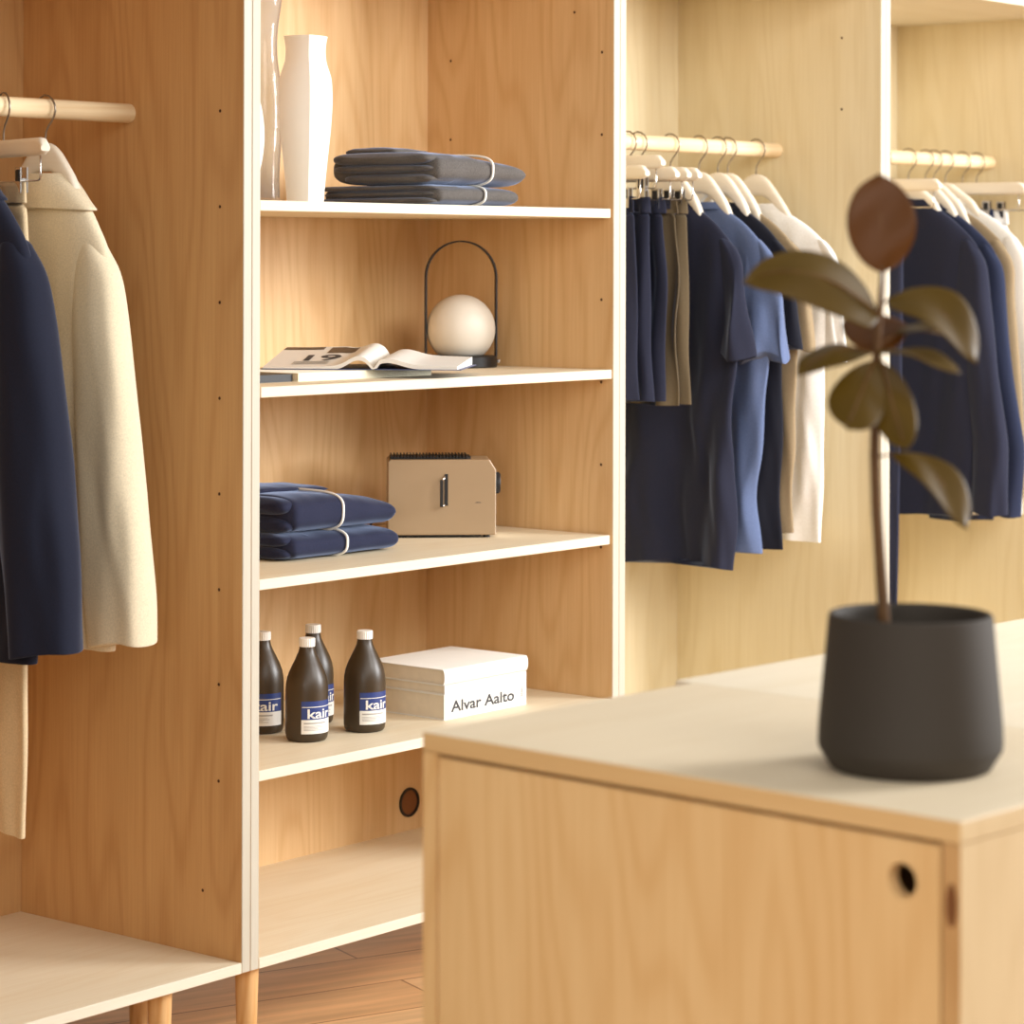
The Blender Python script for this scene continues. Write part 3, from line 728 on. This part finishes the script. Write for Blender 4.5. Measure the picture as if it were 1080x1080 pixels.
# grey bundle on the top shelf
pg = Vector((on_y(459, 212, 3.43).x, 3.43, 0))
gz = ZS[0]
folded('folded_trousers', 'charcoal wool trousers folded and tied, lower of the two on the top shelf', 'folded clothes', pg, 0.262, 0.31, 0.04, [(0.001, 0.016, -0.003, 1.1), (0.015, 0.029, 0.001, 0.98), (0.028, 0.040, -0.004, 1.06)], M['greywool'], 5, 'folded charcoal clothes', gz, cord_at=0.56, taper=0.08)
folded('folded_trousers', 'charcoal wool trousers folded and tied, upper of the two on the top shelf', 'folded clothes', pg + Vector((-0.006, 0.002, 0)), 0.296, 0.28, 0.064, [(0.002, 0.022, 0.0, 0.86), (0.024, 0.040, -0.002, 0.96), (0.038, 0.064, -0.008, 0.94)], M['greywool'], 9, 'folded charcoal clothes', gz + 0.0395, cord_at=0.60, taper=0.36, waist=True)
# navy bundle on the third shelf
pn = on_z(303, 594.5, ZS[2])
nz0 = ZS[2]
folded('folded_trousers', 'navy trousers folded and tied, lower of the two beside the toaster', 'folded clothes', pn, 0.322, 0.25, 0.05, [(0.002, 0.026, -0.002, 1.0), (0.026, 0.05, 0.0, 0.95)], M['navywool'], 15, 'folded navy clothes', nz0, cord_at=0.5, taper=0.12)
folded('folded_trousers', 'navy trousers folded and tied, upper of the two beside the toaster', 'folded clothes', pn + Vector((0.008, 0.004, 0)), 0.31, 0.25, 0.072, [(0.002, 0.034, 0.0, 0.95), (0.036, 0.070, -0.005, 0.92)], M['navywool'], 21, 'folded navy clothes', nz0 + 0.0485, cord_at=0.47, taper=0.36, waist=True)

# --- globe lamp
lp = on_z(486, 387, ZS[1])
fw = (lp - CAM).dot(F); ppm = FPX / fw
lamp = thing('table_lamp', 'white globe lamp with black base and tall black hoop handle', 'lamp', (lp.x, lp.y, ZS[1]), VIEW + 0.22)
rb = 38.3 / ppm
obj('lamp_base', MB().lathe([(rb - 0.002, 0), (rb, 0.002), (rb, 0.022), (rb - 0.0015, 0.0235), (rb * 0.5, 0.0235)], 56), M['blackmetal'], lamp, smooth=True, angle=0.6)
rg = 36.3 / ppm
zg = 0.0235 + rg * 0.78
obj('globe_shade', MB().lathe([(max(0.0008, rg * math.sin(PI * k / 32)), zg - rg * math.cos(PI * k / 32)) for k in range(7, 33)], 56), M['opal'], lamp, smooth=True, angle=1.2)
hh = (391 - 256.5) / ppm - 0.004
ra = rb - 0.001; pts = []
for k in range(9): pts.append((0, -ra, 0.002 + (hh - ra) * k / 8))
for k in range(1, 24): a = PI * k / 24; pts.append((0, -ra * math.cos(a), hh - ra + ra * math.sin(a)))
for k in range(9): pts.append((0, ra, (hh - ra) - (hh - ra - 0.002) * k / 8))
rs = []
for i, p_ in enumerate(pts):
    p_ = Vector(p_); t = (Vector(pts[min(i + 1, len(pts) - 1)]) - Vector(pts[max(i - 1, 0)])).normalized(); nn = Vector((1, 0, 0)).cross(t)
    rs.append([p_ + Vector((sx * 0.008, 0, 0)) + nn * sy * 0.0016 for sx, sy in ((-1, -1), (1, -1), (1, 1), (-1, 1))])
obj('hoop_handle', MB().rings(rs), M['blackmetal'], lamp, smooth=True, angle=0.6)
obj('switch_knob', MB().lathe([(0.004, 0), (0.004, 0.006), (0.002, 0.007)], 16), M['chrome'], lamp, loc=(0.0, -ra - 0.006, 0.009))

# --- open magazine and the books under it
bk = on_z(314.5, 402.5, ZS[1])
zb1 = 0.0155
book = thing('book', 'wide pale book lying flat under the open magazine', 'book', (bk.x, bk.y, ZS[1]))
bw = on_y(455, 396, bk.y).x - bk.x
obj('page_block', MB().box(0.002, bw - 0.002, 0.002, 0.235, 0.0015, zb1 - 0.0015), M['pages'], book)
m = MB().box(0, bw, 0, 0.24, 0, 0.0015).box(0, bw, 0, 0.24, zb1 - 0.0015, zb1).box(0, bw, 0, 0.0015, 0.0015, zb1 - 0.0015)
obj('cover', m, M['lining'], book)
bbk = thing('book', 'black book lying flat left of the pale book, under the open magazine', 'book', (bk.x - 0.185, bk.y + 0.01, ZS[1]))
m = MB().box(0, 0.18, 0, 0.22, 0, 0.0015).box(0, 0.18, 0, 0.22, 0.0125, 0.014).box(0, 0.18, 0, 0.0015, 0.0015, 0.0125)
obj('cover', m, M['blackcover'], bbk)
obj('page_block', MB().box(0.002, 0.178, 0.002, 0.216, 0.0015, 0.0125), M['pages'], bbk)
mo = on_z(394, 390.5, ZS[1] + zb1)
zmag = ZS[1] + zb1
mrot = VIEW - PI / 2 - 0.1    # local y points away from the camera, x to the right
mag = thing('open_magazine', 'open magazine with a big printed numeral, lying spread on the pale book', 'magazine', (mo.x, mo.y, zmag + 0.0008), mrot)
def page_z(x):
    a = abs(x)
    if x < 0: return 0.004 + 0.016 * math.exp(-((a - 0.03) / 0.028) ** 2) * 1.15 + 0.004 * max(0, 1 - a / 0.17)
    return 0.004 + 0.011 * math.exp(-((a - 0.028) / 0.035) ** 2) + 0.004 * max(0, 1 - a / 0.16) + 0.0028
mat_pages = MB(); xs = [-0.214 + 0.006 * k for k in range(36)] + [0.0] + [0.006 + 0.0055 * k for k in range(29)]
xs = sorted(set(xs)); LEN = 0.25
def prof_top(x, y=0.0):
    rise = (y / LEN) * (0.010 + 0.020 * max(0, min(1, -x / 0.09)))
    return page_z(x) * min(1, (abs(x) / 0.012)) + 0.003 * max(0, 1 - abs(x) / 0.012) + rise
rs = []
for yy in [LEN * k / 8 for k in range(9)]:
    rs.append([(x, yy, prof_top(x, yy)) for x in xs])
for side in (-1, 1):
    part = [i for i, x in enumerate(xs) if (x <= 0 if side < 0 else x >= 0)]
    top = [[r_[i] for i in part] for r_ in rs]
    nn = len(part); m = MB()
    def und(p_):
        bottom = 0.0012 if abs(p_[0]) > 0.13 else max(0.0012, (p_[2] - 0.008))
        return (p_[0], p_[1], min(bottom, p_[2] - 0.0012) if abs(p_[0]) > 0.004 else 0.0012)
    sec = []
    for r_ in top: sec.append(r_ + [und(q) for q in r_[::-1]])
    m.rings(sec)
    obj('pages', m, M['paper'], mag, smooth=True, angle=0.5)
m = MB()
m.box(-0.217, -0.002, -0.002, LEN + 0.002, 0.0, 0.0011).box(0.002, 0.168, -0.002, LEN + 0.002, 0.0, 0.0011)
obj('cover', m, M['bluecover'], mag)
# printed blocks on the left page
def on_page(quads_or_mb, dz=0.0006):
    for v in quads_or_mb.v: v.z = prof_top(v.x, v.y) + dz
    return quads_or_mb
def grid(x0, x1, y0, y1, k=8):
    m = MB(); V = [(lerp(x0, x1, i / k), lerp(y0, y1, j / k), 0) for j in range(k + 1) for i in range(k + 1)]
    m.add(V, [(j * (k + 1) + i, j * (k + 1) + i + 1, (j + 1) * (k + 1) + i + 1, (j + 1) * (k + 1) + i) for j in range(k) for i in range(k)]); return m
pgl = [o for o in mag.children if o.name.startswith('pages')][0]
obj('printed_picture', on_page(grid(-0.118, -0.062, 0.165, 0.238)), M['img'], pgl, recalc=False)
obj('printed_picture', on_page(grid(-0.212, -0.132, 0.212, 0.245)), M['img'], pgl, recalc=False)
tm = text_mb('19', 0.085, 0.002)
bm_ = MB(); bm_.f = tm.f; bm_.m = tm.m; bm_.v = [Vector((-0.165 + v.x * 1.0, 0.075 + v.y * 1.15, 0)) for v in tm.v]
obj('printed_numeral', on_page(bm_), M['ink'], pgl, recalc=False)
lines = MB()
for k in range(5):
    gq = grid(-0.165, -0.095, 0.03 + k * 0.008, 0.033 + k * 0.008, 4); o_n = len(lines.v); lines.v += gq.v; lines.f += [[i + o_n for i in f] for f in gq.f]; lines.m += gq.m
obj('printed_lines', on_page(lines), M['ink2'], pgl, recalc=False)

# --- toaster
tp = on_z(466, 567.5, ZS[2]); fw = (tp - CAM).dot(F); ppm = FPX / fw
TW, TH, TD = 114 / ppm, 79.5 / ppm, 0.115
trot = VIEW - PI / 2 + 0.045 + math.atan((466 - 540) / FPX) * -1
toast = thing('toaster', 'beige metal toaster with black knob beside the folded navy clothes', 'toaster', (tp.x, tp.y, ZS[2]), trot)
zf = 0.006
hw = TW / 2; ch = 0.0165
outl = [(-hw, zf), (hw, zf), (hw, zf + TH - ch * 1.25), (hw - ch * 0.8, zf + TH), (-hw + 0.004, zf + TH), (-hw, zf + TH - 0.004)]
m = MB().rings([[(x, 0, z) for x, z in outl], [(x, TD, z) for x, z in outl]])
m.m = [0] * len(m.f)
# right side and chamfer in a paler copy of the metal, light painted in
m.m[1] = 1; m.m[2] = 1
obj('housing', m, [M['toaster'], M['toaster_lit']], toast, bevel=0.002)
m = MB().box(-hw + 0.005, hw - 0.05, 0.02, TD - 0.02, zf + TH, zf + TH + 0.004)
for k in range(24):
    x = -hw + 0.007 + k * (TW - 0.06) / 24
    m.box(x, x + 0.0025, 0.012, TD - 0.012, zf + TH + 0.0005, zf + TH + 0.0075)
obj('top_grille', m, M['black'], toast)
n = 28
m = MB().rings([[(x, TD * 0.45 + r * math.cos(2 * PI * i / n), zf + TH * 0.665 + r * math.sin(2 * PI * i / n)) for i in range(n)] for x, r in ((hw, 0.021), (hw + 0.010, 0.021), (hw + 0.012, 0.019))])
for k in range(28):
    a = 2 * PI * k / 28
    y_, z_ = TD * 0.45 + 0.0213 * math.cos(a), zf + TH * 0.665 + 0.0213 * math.sin(a)
    m.box(hw + 0.001, hw + 0.009, y_ - 0.0008, y_ + 0.0008, z_ - 0.0008, z_ + 0.0008)
obj('control_knob', m, M['black'], toast)
lx = (467.5 - 466) / ppm
m = MB().box(lx + 0.002, lx + 0.0095, -0.0008, 0.004, zf + TH * 0.39, zf + TH * 0.81)
obj('lever_slot', m, M['black'], toast)
m = MB()
m.tube([(lx + 0.005, 0.002, zf + TH * 0.79), (lx + 0.001, -0.008, zf + TH * 0.76), (lx - 0.003, -0.014, zf + TH * 0.73)], 0.0022, 8)
m.tube([(lx + 0.005, 0.002, zf + TH * 0.41), (lx + 0.001, -0.008, zf + TH * 0.40), (lx - 0.003, -0.014, zf + TH * 0.39)], 0.0022, 8)
lv = obj('lever', m, M['chrome'], toast, smooth=True)
obj('lever_grip', MB().box(lx - 0.0075, lx - 0.001, -0.017, -0.013, zf + TH * 0.38, zf + TH * 0.74), M['black'], lv, bevel=0.001)
m = MB()
for k, w_ in enumerate((0.0012, 0.0016, 0.0010, 0.0014, 0.0016)):
    m.box(0.069 + k * 0.0021, 0.069 + k * 0.0021 + w_, -0.0005, 0.001, zf + TH * 0.425, zf + TH * 0.425 + 0.0018)
obj('badge', m, M['ink'], toast)
for (fx, fy) in ((-hw + 0.03, 0.018), (hw - 0.018, 0.018), (-hw + 0.03, TD - 0.018), (hw - 0.018, TD - 0.018)):
    obj('foot', MB().lathe([(0.007, 0), (0.007, zf)], 16, (fx, fy)), M['black'], toast)
obj('base_plate', MB().box(-hw + 0.006, hw - 0.03, 0.006, TD - 0.006, 0.0035, zf), M['blackmetal'], toast)
cp = [(-hw + 0.002, TD * 0.75, 0.058), (-hw - 0.006, TD * 0.76, 0.055), (-hw - 0.014, TD * 0.8, 0.044), (-hw - 0.024, TD * 0.86, 0.028), (-hw - 0.04, TD * 0.95, 0.01), (-hw - 0.07, TD * 1.05, 0.004), (-hw - 0.12, TD * 1.1, 0.004)]
obj('power_cord', MB().tube(cp, 0.0023, 8), M['black'], toast, smooth=True)

# --- bottles
def bottle(label, px, py, face, group='dark bottles with blue labels'):
    bp_ = on_z(px, py, ZS[3])
    b = thing('bottle', label, 'bottle', (bp_.x, bp_.y, ZS[3]), face, group)
    rb = 0.0402
    pr = [(0.004, 0.003), (0.031, 0.0), (0.036, 0.0015), (0.0389, 0.006), (rb, 0.013), (rb, 0.095), (0.0394, 0.106), (0.0372, 0.118), (0.0325, 0.131), (0.0262, 0.144), (0.0202, 0.156), (0.0162, 0.165), (0.0145, 0.173), (0.014, 0.18)]
    obj('bottle_body', MB().lathe(pr, 48), M['bottle'], b, smooth=True, angle=1.2)
    cm = MB(); n = 48
    cm.rings([[((r + (0.0003 if i % 2 else -0.0003)) * math.cos(2 * PI * i / n), (r + (0.0003 if i % 2 else -0.0003)) * math.sin(2 * PI * i / n), z) for i in range(n)] for r, z in ((0.0148, 0.176), (0.0151, 0.178), (0.0151, 0.1905), (0.014, 0.192))])
    obj('cap', cm, M['white'], b)
    def wrap(z0, z1, a0, a1, r):
        m = MB(); k = 28; ra, rb_ = [], []
        V = [(r * math.cos(lerp(a0, a1, i / k)), r * math.sin(lerp(a0, a1, i / k)), z) for z in (z0, z1) for i in range(k + 1)]
        m.add(V, [(i, i + 1, k + 2 + i, k + 1 + i) for i in range(k)]); return m
    A = 0.9
    lb = obj('label', wrap(0.0175, 0.078, -A, A, rb + 0.0004), M['blue'], b, smooth=True, recalc=False)
    obj('paper_panel', wrap(0.0170, 0.0435, -A, A, rb + 0.0007), M['paper'], lb, smooth=True, recalc=False)
    obj('printed_rule', wrap(0.0665, 0.0678, -A * 0.96, A * 0.96, rb + 0.0008), M['paper'], lb, smooth=True, recalc=False)
    t = text_mb('kair', 0.0265, 0.00045)
    wtx = max(v.x for v in t.v); kx = 0.052 / wtx
    for v in t.v:
        a = (v.x * kx - 0.026) / rb
        zz = v.y * 1.02
        v.x, v.y, v.z = (rb + 0.0009) * math.cos(a), (rb + 0.0009) * math.sin(a), 0.0462 + zz * 0.92
    obj('lettering', t, M['paper'], lb, recalc=False)
    fp_ = MB()
    for j, (z_, h_, a_0, a_1) in enumerate([(0.0355, 0.0028, -0.78, 0.35), (0.031, 0.001, -0.78, 0.1), (0.0285, 0.001, -0.78, 0.2), (0.026, 0.001, -0.78, -0.1), (0.0235, 0.001, -0.78, 0.15)]):
        q = wrap(z_, z_ + h_, a_0, a_1, rb + 0.0009); o_n = len(fp_.v); fp_.v += q.v; fp_.f += [[i + o_n for i in f] for f in q.f]; fp_.m += q.m
    obj('small_print', fp_, M['ink2'], lb, recalc=False)
    return b
TO_CAM = VIEW + PI
bottle('dark brown bottle half hidden behind the left panel of the shelf', 277, 771.5, TO_CAM + 0.22)
bottle('frontmost dark brown bottle, overlapping another bottle behind it', 323.5, 780, TO_CAM + 0.72)
bottle('dark brown bottle hidden behind the front bottle', 330, 762, TO_CAM + 0.85)
bottle('dark brown bottle standing alone directly left of the white books', 384.5, 770, TO_CAM + 0.72)

# --- books
c0 = on_z(468.5, 760.0, ZS[3])
wsp = on_y(555, 742, c0.y).x - c0.x
dpt = 0.2
tb = 27.0 / (FPX / (c0 - CAM).dot(F))
bb = thing('book', 'thick white book with large grey title on its spine, bottom of the stack', 'book', (c0.x, c0.y, ZS[3]), 0.0)
def book_parts(b, w, d_, th, ct=0.0022, round_=False):
    m = MB()
    n = 10; pr = [(d_, 0), (0.004, 0)]
    if round_:
        pr = [(d_, 0)] + [(0.006 - 0.006 * math.sin(PI * k / n), th / 2 - th / 2 * math.cos(PI * k / n)) for k in range(n + 1)] + [(d_, th)]
        pr2 = [(d_, ct)] + [(0.006 - (0.006 - ct) * math.sin(PI * k / n), th / 2 - (th / 2 - ct) * math.cos(PI * k / n)) for k in range(n + 1)] + [(d_, th - ct)]
    else:
        pr = [(d_, 0), (0, 0), (0, th), (d_, th)]; pr2 = [(d_, ct), (ct, ct), (ct, th - ct), (d_, th - ct)]
    loop = pr + pr2[::-1]
    k = len(pr)
    V = [(x, y, z) for x in (0, w) for y, z in pr] + [(x, y, z) for x in (0, w) for y, z in pr2]
    fs = []
    for i in range(k - 1):
        fs += [(i, i + 1, k + i + 1, k + i), (2 * k + i, 3 * k + i, 3 * k + i + 1, 2 * k + i + 1), (i, 2 * k + i, 2 * k + i + 1, i + 1), (k + i, k + i + 1, 3 * k + i + 1, 3 * k + i)]
    fs += [(0, k, 3 * k, 2 * k), (k - 1, 3 * k - 1, 4 * k - 1, 2 * k - 1)]
    m.add(V, fs)
    obj('cover', m, M['paper'], b, smooth=round_, angle=0.5)
    ins = 0.0035
    obj('page_block', MB().box(ins, w - ins, 0.005 if round_ else ct, d_ - ins, ct, th - ct), M['pages'], b)
book_parts(bb, wsp, dpt, tb)
t = text_mb('Alvar Aalto', 0.03, 0.0006)
wtx = max(v.x for v in t.v); x_a = on_y(476, 745, c0.y).x - c0.x; x_b = on_y(542, 740, c0.y).x - c0.x
kx = (x_b - x_a) / wtx
for v in t.v: v.x, v.y, v.z = x_a + v.x * kx, -0.0005, tb * 0.28 + v.y * 1.02
obj('spine_title', t, M['ink'], bb, recalc=False)
m = MB()
xm = on_y(548.5, 740, c0.y).x - c0.x
for k in range(4): m.box(xm, xm + 0.0045, -0.0006, 0.0, tb * 0.36 + k * 0.0045, tb * 0.36 + k * 0.0045 + 0.0026)
m.box(xm + 0.006, xm + 0.0085, -0.0006, 0.0, tb * 0.36, tb * 0.36 + 0.021)
obj('spine_mark', m, M['ink2'], bb)
c1 = Vector((c0.x - 0.004, c0.y - 0.004, 0))
b2 = thing('book', 'white paperback with plain spine, between the titled book and the top one', 'book', (c0.x + 0.0, c0.y - 0.001, ZS[3] + tb + 0.0004), 0.004)
book_parts(b2, wsp, dpt + 0.004, 0.0175, 0.0012)
b3 = thing('book', 'white paperback with rounded spine, topmost of the stack', 'book', (c0.x - 0.002, c0.y - 0.003, ZS[3] + tb + 0.0183), 0.0)
book_parts(b3, wsp + 0.004, dpt + 0.006, 0.031, 0.0016, True)

# ------------------------------------------------------------------ potted plant
pc = on_z(960, 810, ZI); fwp = (pc - CAM).dot(F); ppm = FPX / fwp
pot = thing('potted_rubber_plant', 'rubber plant in a charcoal pot on the foreground cabinet', 'potted plant', (pc.x, pc.y, ZI), VIEW)
pr = [(0.03, 0.0005), (80 / ppm, 0.0), (84 / ppm, 0.002), (96 / ppm, 0.021), (97.3 / ppm, 0.028), (96.5 / ppm, 0.05), (86.5 / ppm, 0.160), (85.6 / ppm, 0.1635), (83 / ppm, 0.1645), (80.5 / ppm, 0.163), (79.5 / ppm, 0.158), (83 / ppm, 0.09), (0.05, 0.088)]
obj('pot', MB().lathe(pr, 72), M['pot'], pot, smooth=True, angle=0.9)
ZSOIL = 0.122
obj('soil', MB().lathe([(0.0005, ZSOIL), (0.04, ZSOIL + 0.002), (80.0 / ppm, ZSOIL - 0.001)], 40), M['soil'], pot, smooth=True)
# local frame of the pot: x away from camera, y to the left, z up
PO = Vector((pc.x, pc.y, ZI)); Rt = Matrix.Rotation(-VIEW, 3, 'Z')
def loc(px, py, away=0.0):
    return Rt @ (at_depth(px, py, fwp + away) - PO)
stem_px = [(934, 668), (931.5, 640), (928, 590), (924.5, 540), (922.5, 480), (923.5, 430), (924.5, 380), (927, 340), (930, 300), (931, 275)]
sp = [loc(*q) for q in stem_px]; sp[0].z = ZSOIL - 0.012
obj('stem', MB().tube(sp, [0.0072, 0.0066, 0.006, 0.0056, 0.0054, 0.005, 0.0046, 0.0038, 0.003, 0.0022], 10), M['bark'], pot, smooth=True)
def leaf(base, tip, side, width, mat, bow=0.0, fold=0.25, bowdir=None, peak=0.5, petiole=None):
    """base, tip: local points ; side: local direction of the leaf's half width"""
    base, tip = Vector(base), Vector(tip); ax = tip - base; L = ax.length; a = ax.normalized()
    side = Vector(side); side = (side - a * side.dot(a)).normalized(); nrm = a.cross(side).normalized()
    if bowdir is not None:
        bd = Vector(bowdir)
    else: bd = nrm
    nu, nv = 18, 8; V = []; fs = []
    for i in range(nu + 1):
        u = i / nu
        prof = max(0.0, math.sin(PI * min(1, u ** (math.log(0.5) / math.log(peak))))) ** 0.55 if 0 < u < 1 else 0.0
        if u > 0.93: prof *= 0.9
        w = width * max(prof, 0.015)
        c = base + ax * u + bd * bow * 4 * u * (1 - u)
        for j in range(nv + 1):
            v = 2 * j / nv - 1
            V.append(c + side * v * w + nrm * (fold * abs(v) ** 1.3 * w + 0.0015 * math.sin(9 * u + 3 * v)))
    for i in range(nu):
        for j in range(nv):
            q = i * (nv + 1) + j; fs.append((q, q + 1, q + nv + 2, q + nv + 1))
    o = obj('leaf', MB().add(V, fs), mat, pot, smooth=True, recalc=False, sub=1)
    so = o.modifiers.new('thickness', 'SOLIDIFY'); so.thickness = 0.0009
    pts = [base + ax * (k / 10) + bd * bow * 4 * (k / 10) * (1 - k / 10) - nrm * 0.0006 for k in range(10)]
    if petiole is not None: pts = [Vector(petiole)] + pts
    obj('midrib', MB().tube(pts, [0.0016] + [0.0014 - 0.00009 * k for k in range(len(pts) - 1)], 6), M['leaf_vein'], o, smooth=True)
    return o
AW, UP, LF = Vector((1, 0, 0)), Vector((0, 0, 1)), Vector((0, 1, 0))
k = 1 / ppm
# top leaf, upright, russet back towards the camera
leaf(loc(931, 288), loc(926, 184, 0.01), LF, 37 * k, M['leaf_r'], 0.004, 0.12, peak=0.5, petiole=loc(930, 300))
# large left leaf
leaf(loc(928, 334), loc(784, 297, -0.03), UP * 1 + AW * 0.9, 41 * k, M['leaf_o'], 0.026, 0.1, bowdir=UP, peak=0.36, petiole=loc(927, 345))
# upper right leaf, tip drooping
leaf(loc(937, 316), loc(1030, 383, -0.03), UP * 0.75 + AW * 0.8 - LF * 0.3, 32 * k, M['leaf_o'], 0.019, 0.12, bowdir=UP - LF * 0.6, peak=0.42, petiole=loc(928, 322))
# thin leaf seen edge on, behind
leaf(loc(945, 352, 0.02), loc(1030, 372, 0.03), AW * 1.0 + UP * 0.12, 26 * k, M['leaf_o'], 0.012, 0.15, bowdir=UP, peak=0.5, petiole=loc(926, 365))
# short russet leaf pointing back above the whorl
leaf(loc(924, 374, 0.01), loc(919, 331, 0.07), LF, 35 * k, M['leaf_r'], 0.004, 0.1, peak=0.5, petiole=loc(925, 376))
# left leaf, slim
leaf(loc(917, 372), loc(841, 395, -0.04), AW * 1.0 + UP * 0.42, 25 * k, M['leaf_o'], 0.013, 0.12, bowdir=UP, peak=0.5, petiole=loc(924, 374))
# pale right leaf, glossy top
leaf(loc(924, 372, -0.01), loc(1012, 394, -0.06), AW * 1.0 + UP * 0.25, 22 * k, M['leaf_o'], 0.008, 0.1, bowdir=UP, peak=0.6, petiole=loc(923, 376))
# two drooping leaves below
leaf(loc(922, 380, -0.012), loc(893, 452, -0.075), LF * 1.0 + UP * 0.25, 30 * k, M['leaf_o'], 0.007, 0.15, peak=0.55, petiole=loc(924, 374))
leaf(loc(930, 382, -0.012), loc(955, 474, -0.065), LF * 1.0 - UP * 0.25, 23 * k, M['leaf_o'], 0.006, 0.15, peak=0.5, petiole=loc(925, 374))
# low right leaf
leaf(loc(940, 479, -0.005), loc(1020, 558, -0.04), UP * 0.7 - LF * 0.5 + AW * 0.75, 23 * k, M['leaf_o'], 0.013, 0.1, bowdir=UP - LF * 0.8, peak=0.55, petiole=loc(923, 482))

# ------------------------------------------------------------------ camera
cam_d = bpy.data.cameras.new('camera'); cam = bpy.data.objects.new('camera', cam_d); C.objects.link(cam)
cam.matrix_world = Matrix.Translation(CAM) @ Matrix.Rotation(ALPHA - PI / 2, 4, 'Z') @ Matrix.Rotation(PI / 2, 4, 'X') @ Matrix.Rotation(ROLL, 4, 'Z')
cam_d.sensor_width = 36; cam_d.sensor_fit = 'HORIZONTAL'; cam_d.lens = 36 * FPX / 1080
cam_d.shift_x = -(268.41 * ROLL) / 1080; cam_d.shift_y = -(540 - HZ) / 1080
cam_d.dof.use_dof = True; cam_d.dof.focus_distance = 5.05; cam_d.dof.aperture_fstop = 5.0
cam_d.clip_end = 50
bpy.context.scene.camera = cam

# ------------------------------------------------------------------ light
def area(name, pos, target, sx, sy, power, col):
    l = bpy.data.lights.new(name, 'AREA'); l.shape = 'RECTANGLE'; l.size = sx; l.size_y = sy; l.energy = power; l.color = col
    o = bpy.data.objects.new(name, l); C.objects.link(o); o.location = pos
    o.rotation_euler = (Vector(target) - Vector(pos)).to_track_quat('-Z', 'Y').to_euler()
    return o
area('window_light', (7.0, -0.6, 2.25), (4.6, 3.5, 1.1), 1.8, 1.8, 340, (0.98, 0.99, 1.0))
area('right_units_fill', (4.3, 0.3, 2.7), (6.0, 3.6, 1.1), 1.6, 1.4, 76, (1.0, 0.995, 0.98))  # added fill to brighten the panels of the two right-hand wardrobes
area('room_light', (1.0, -1.5, 3.2), (3.4, 3.0, 0.6), 3.0, 2.5, 80, (1.0, 0.96, 0.9))
fill = area('low_fill_light', (-1.0, 0.0, 1.5), (2.35, 1.65, 0.45), 1.2, 1.0, 4.5, (1.0, 0.96, 0.9))
fill.data.spread = math.radians(50)
w = bpy.data.worlds.new('world'); bpy.context.scene.world = w; w.use_nodes = True
w.node_tree.nodes['Background'].inputs[0].default_value = (1.0, 0.975, 0.935, 1); w.node_tree.nodes['Background'].inputs[1].default_value = 0.4
vs = bpy.context.scene.view_settings
vs.view_transform = 'Standard'; vs.look = 'None'; vs.exposure = 0.0; vs.gamma = 1.0
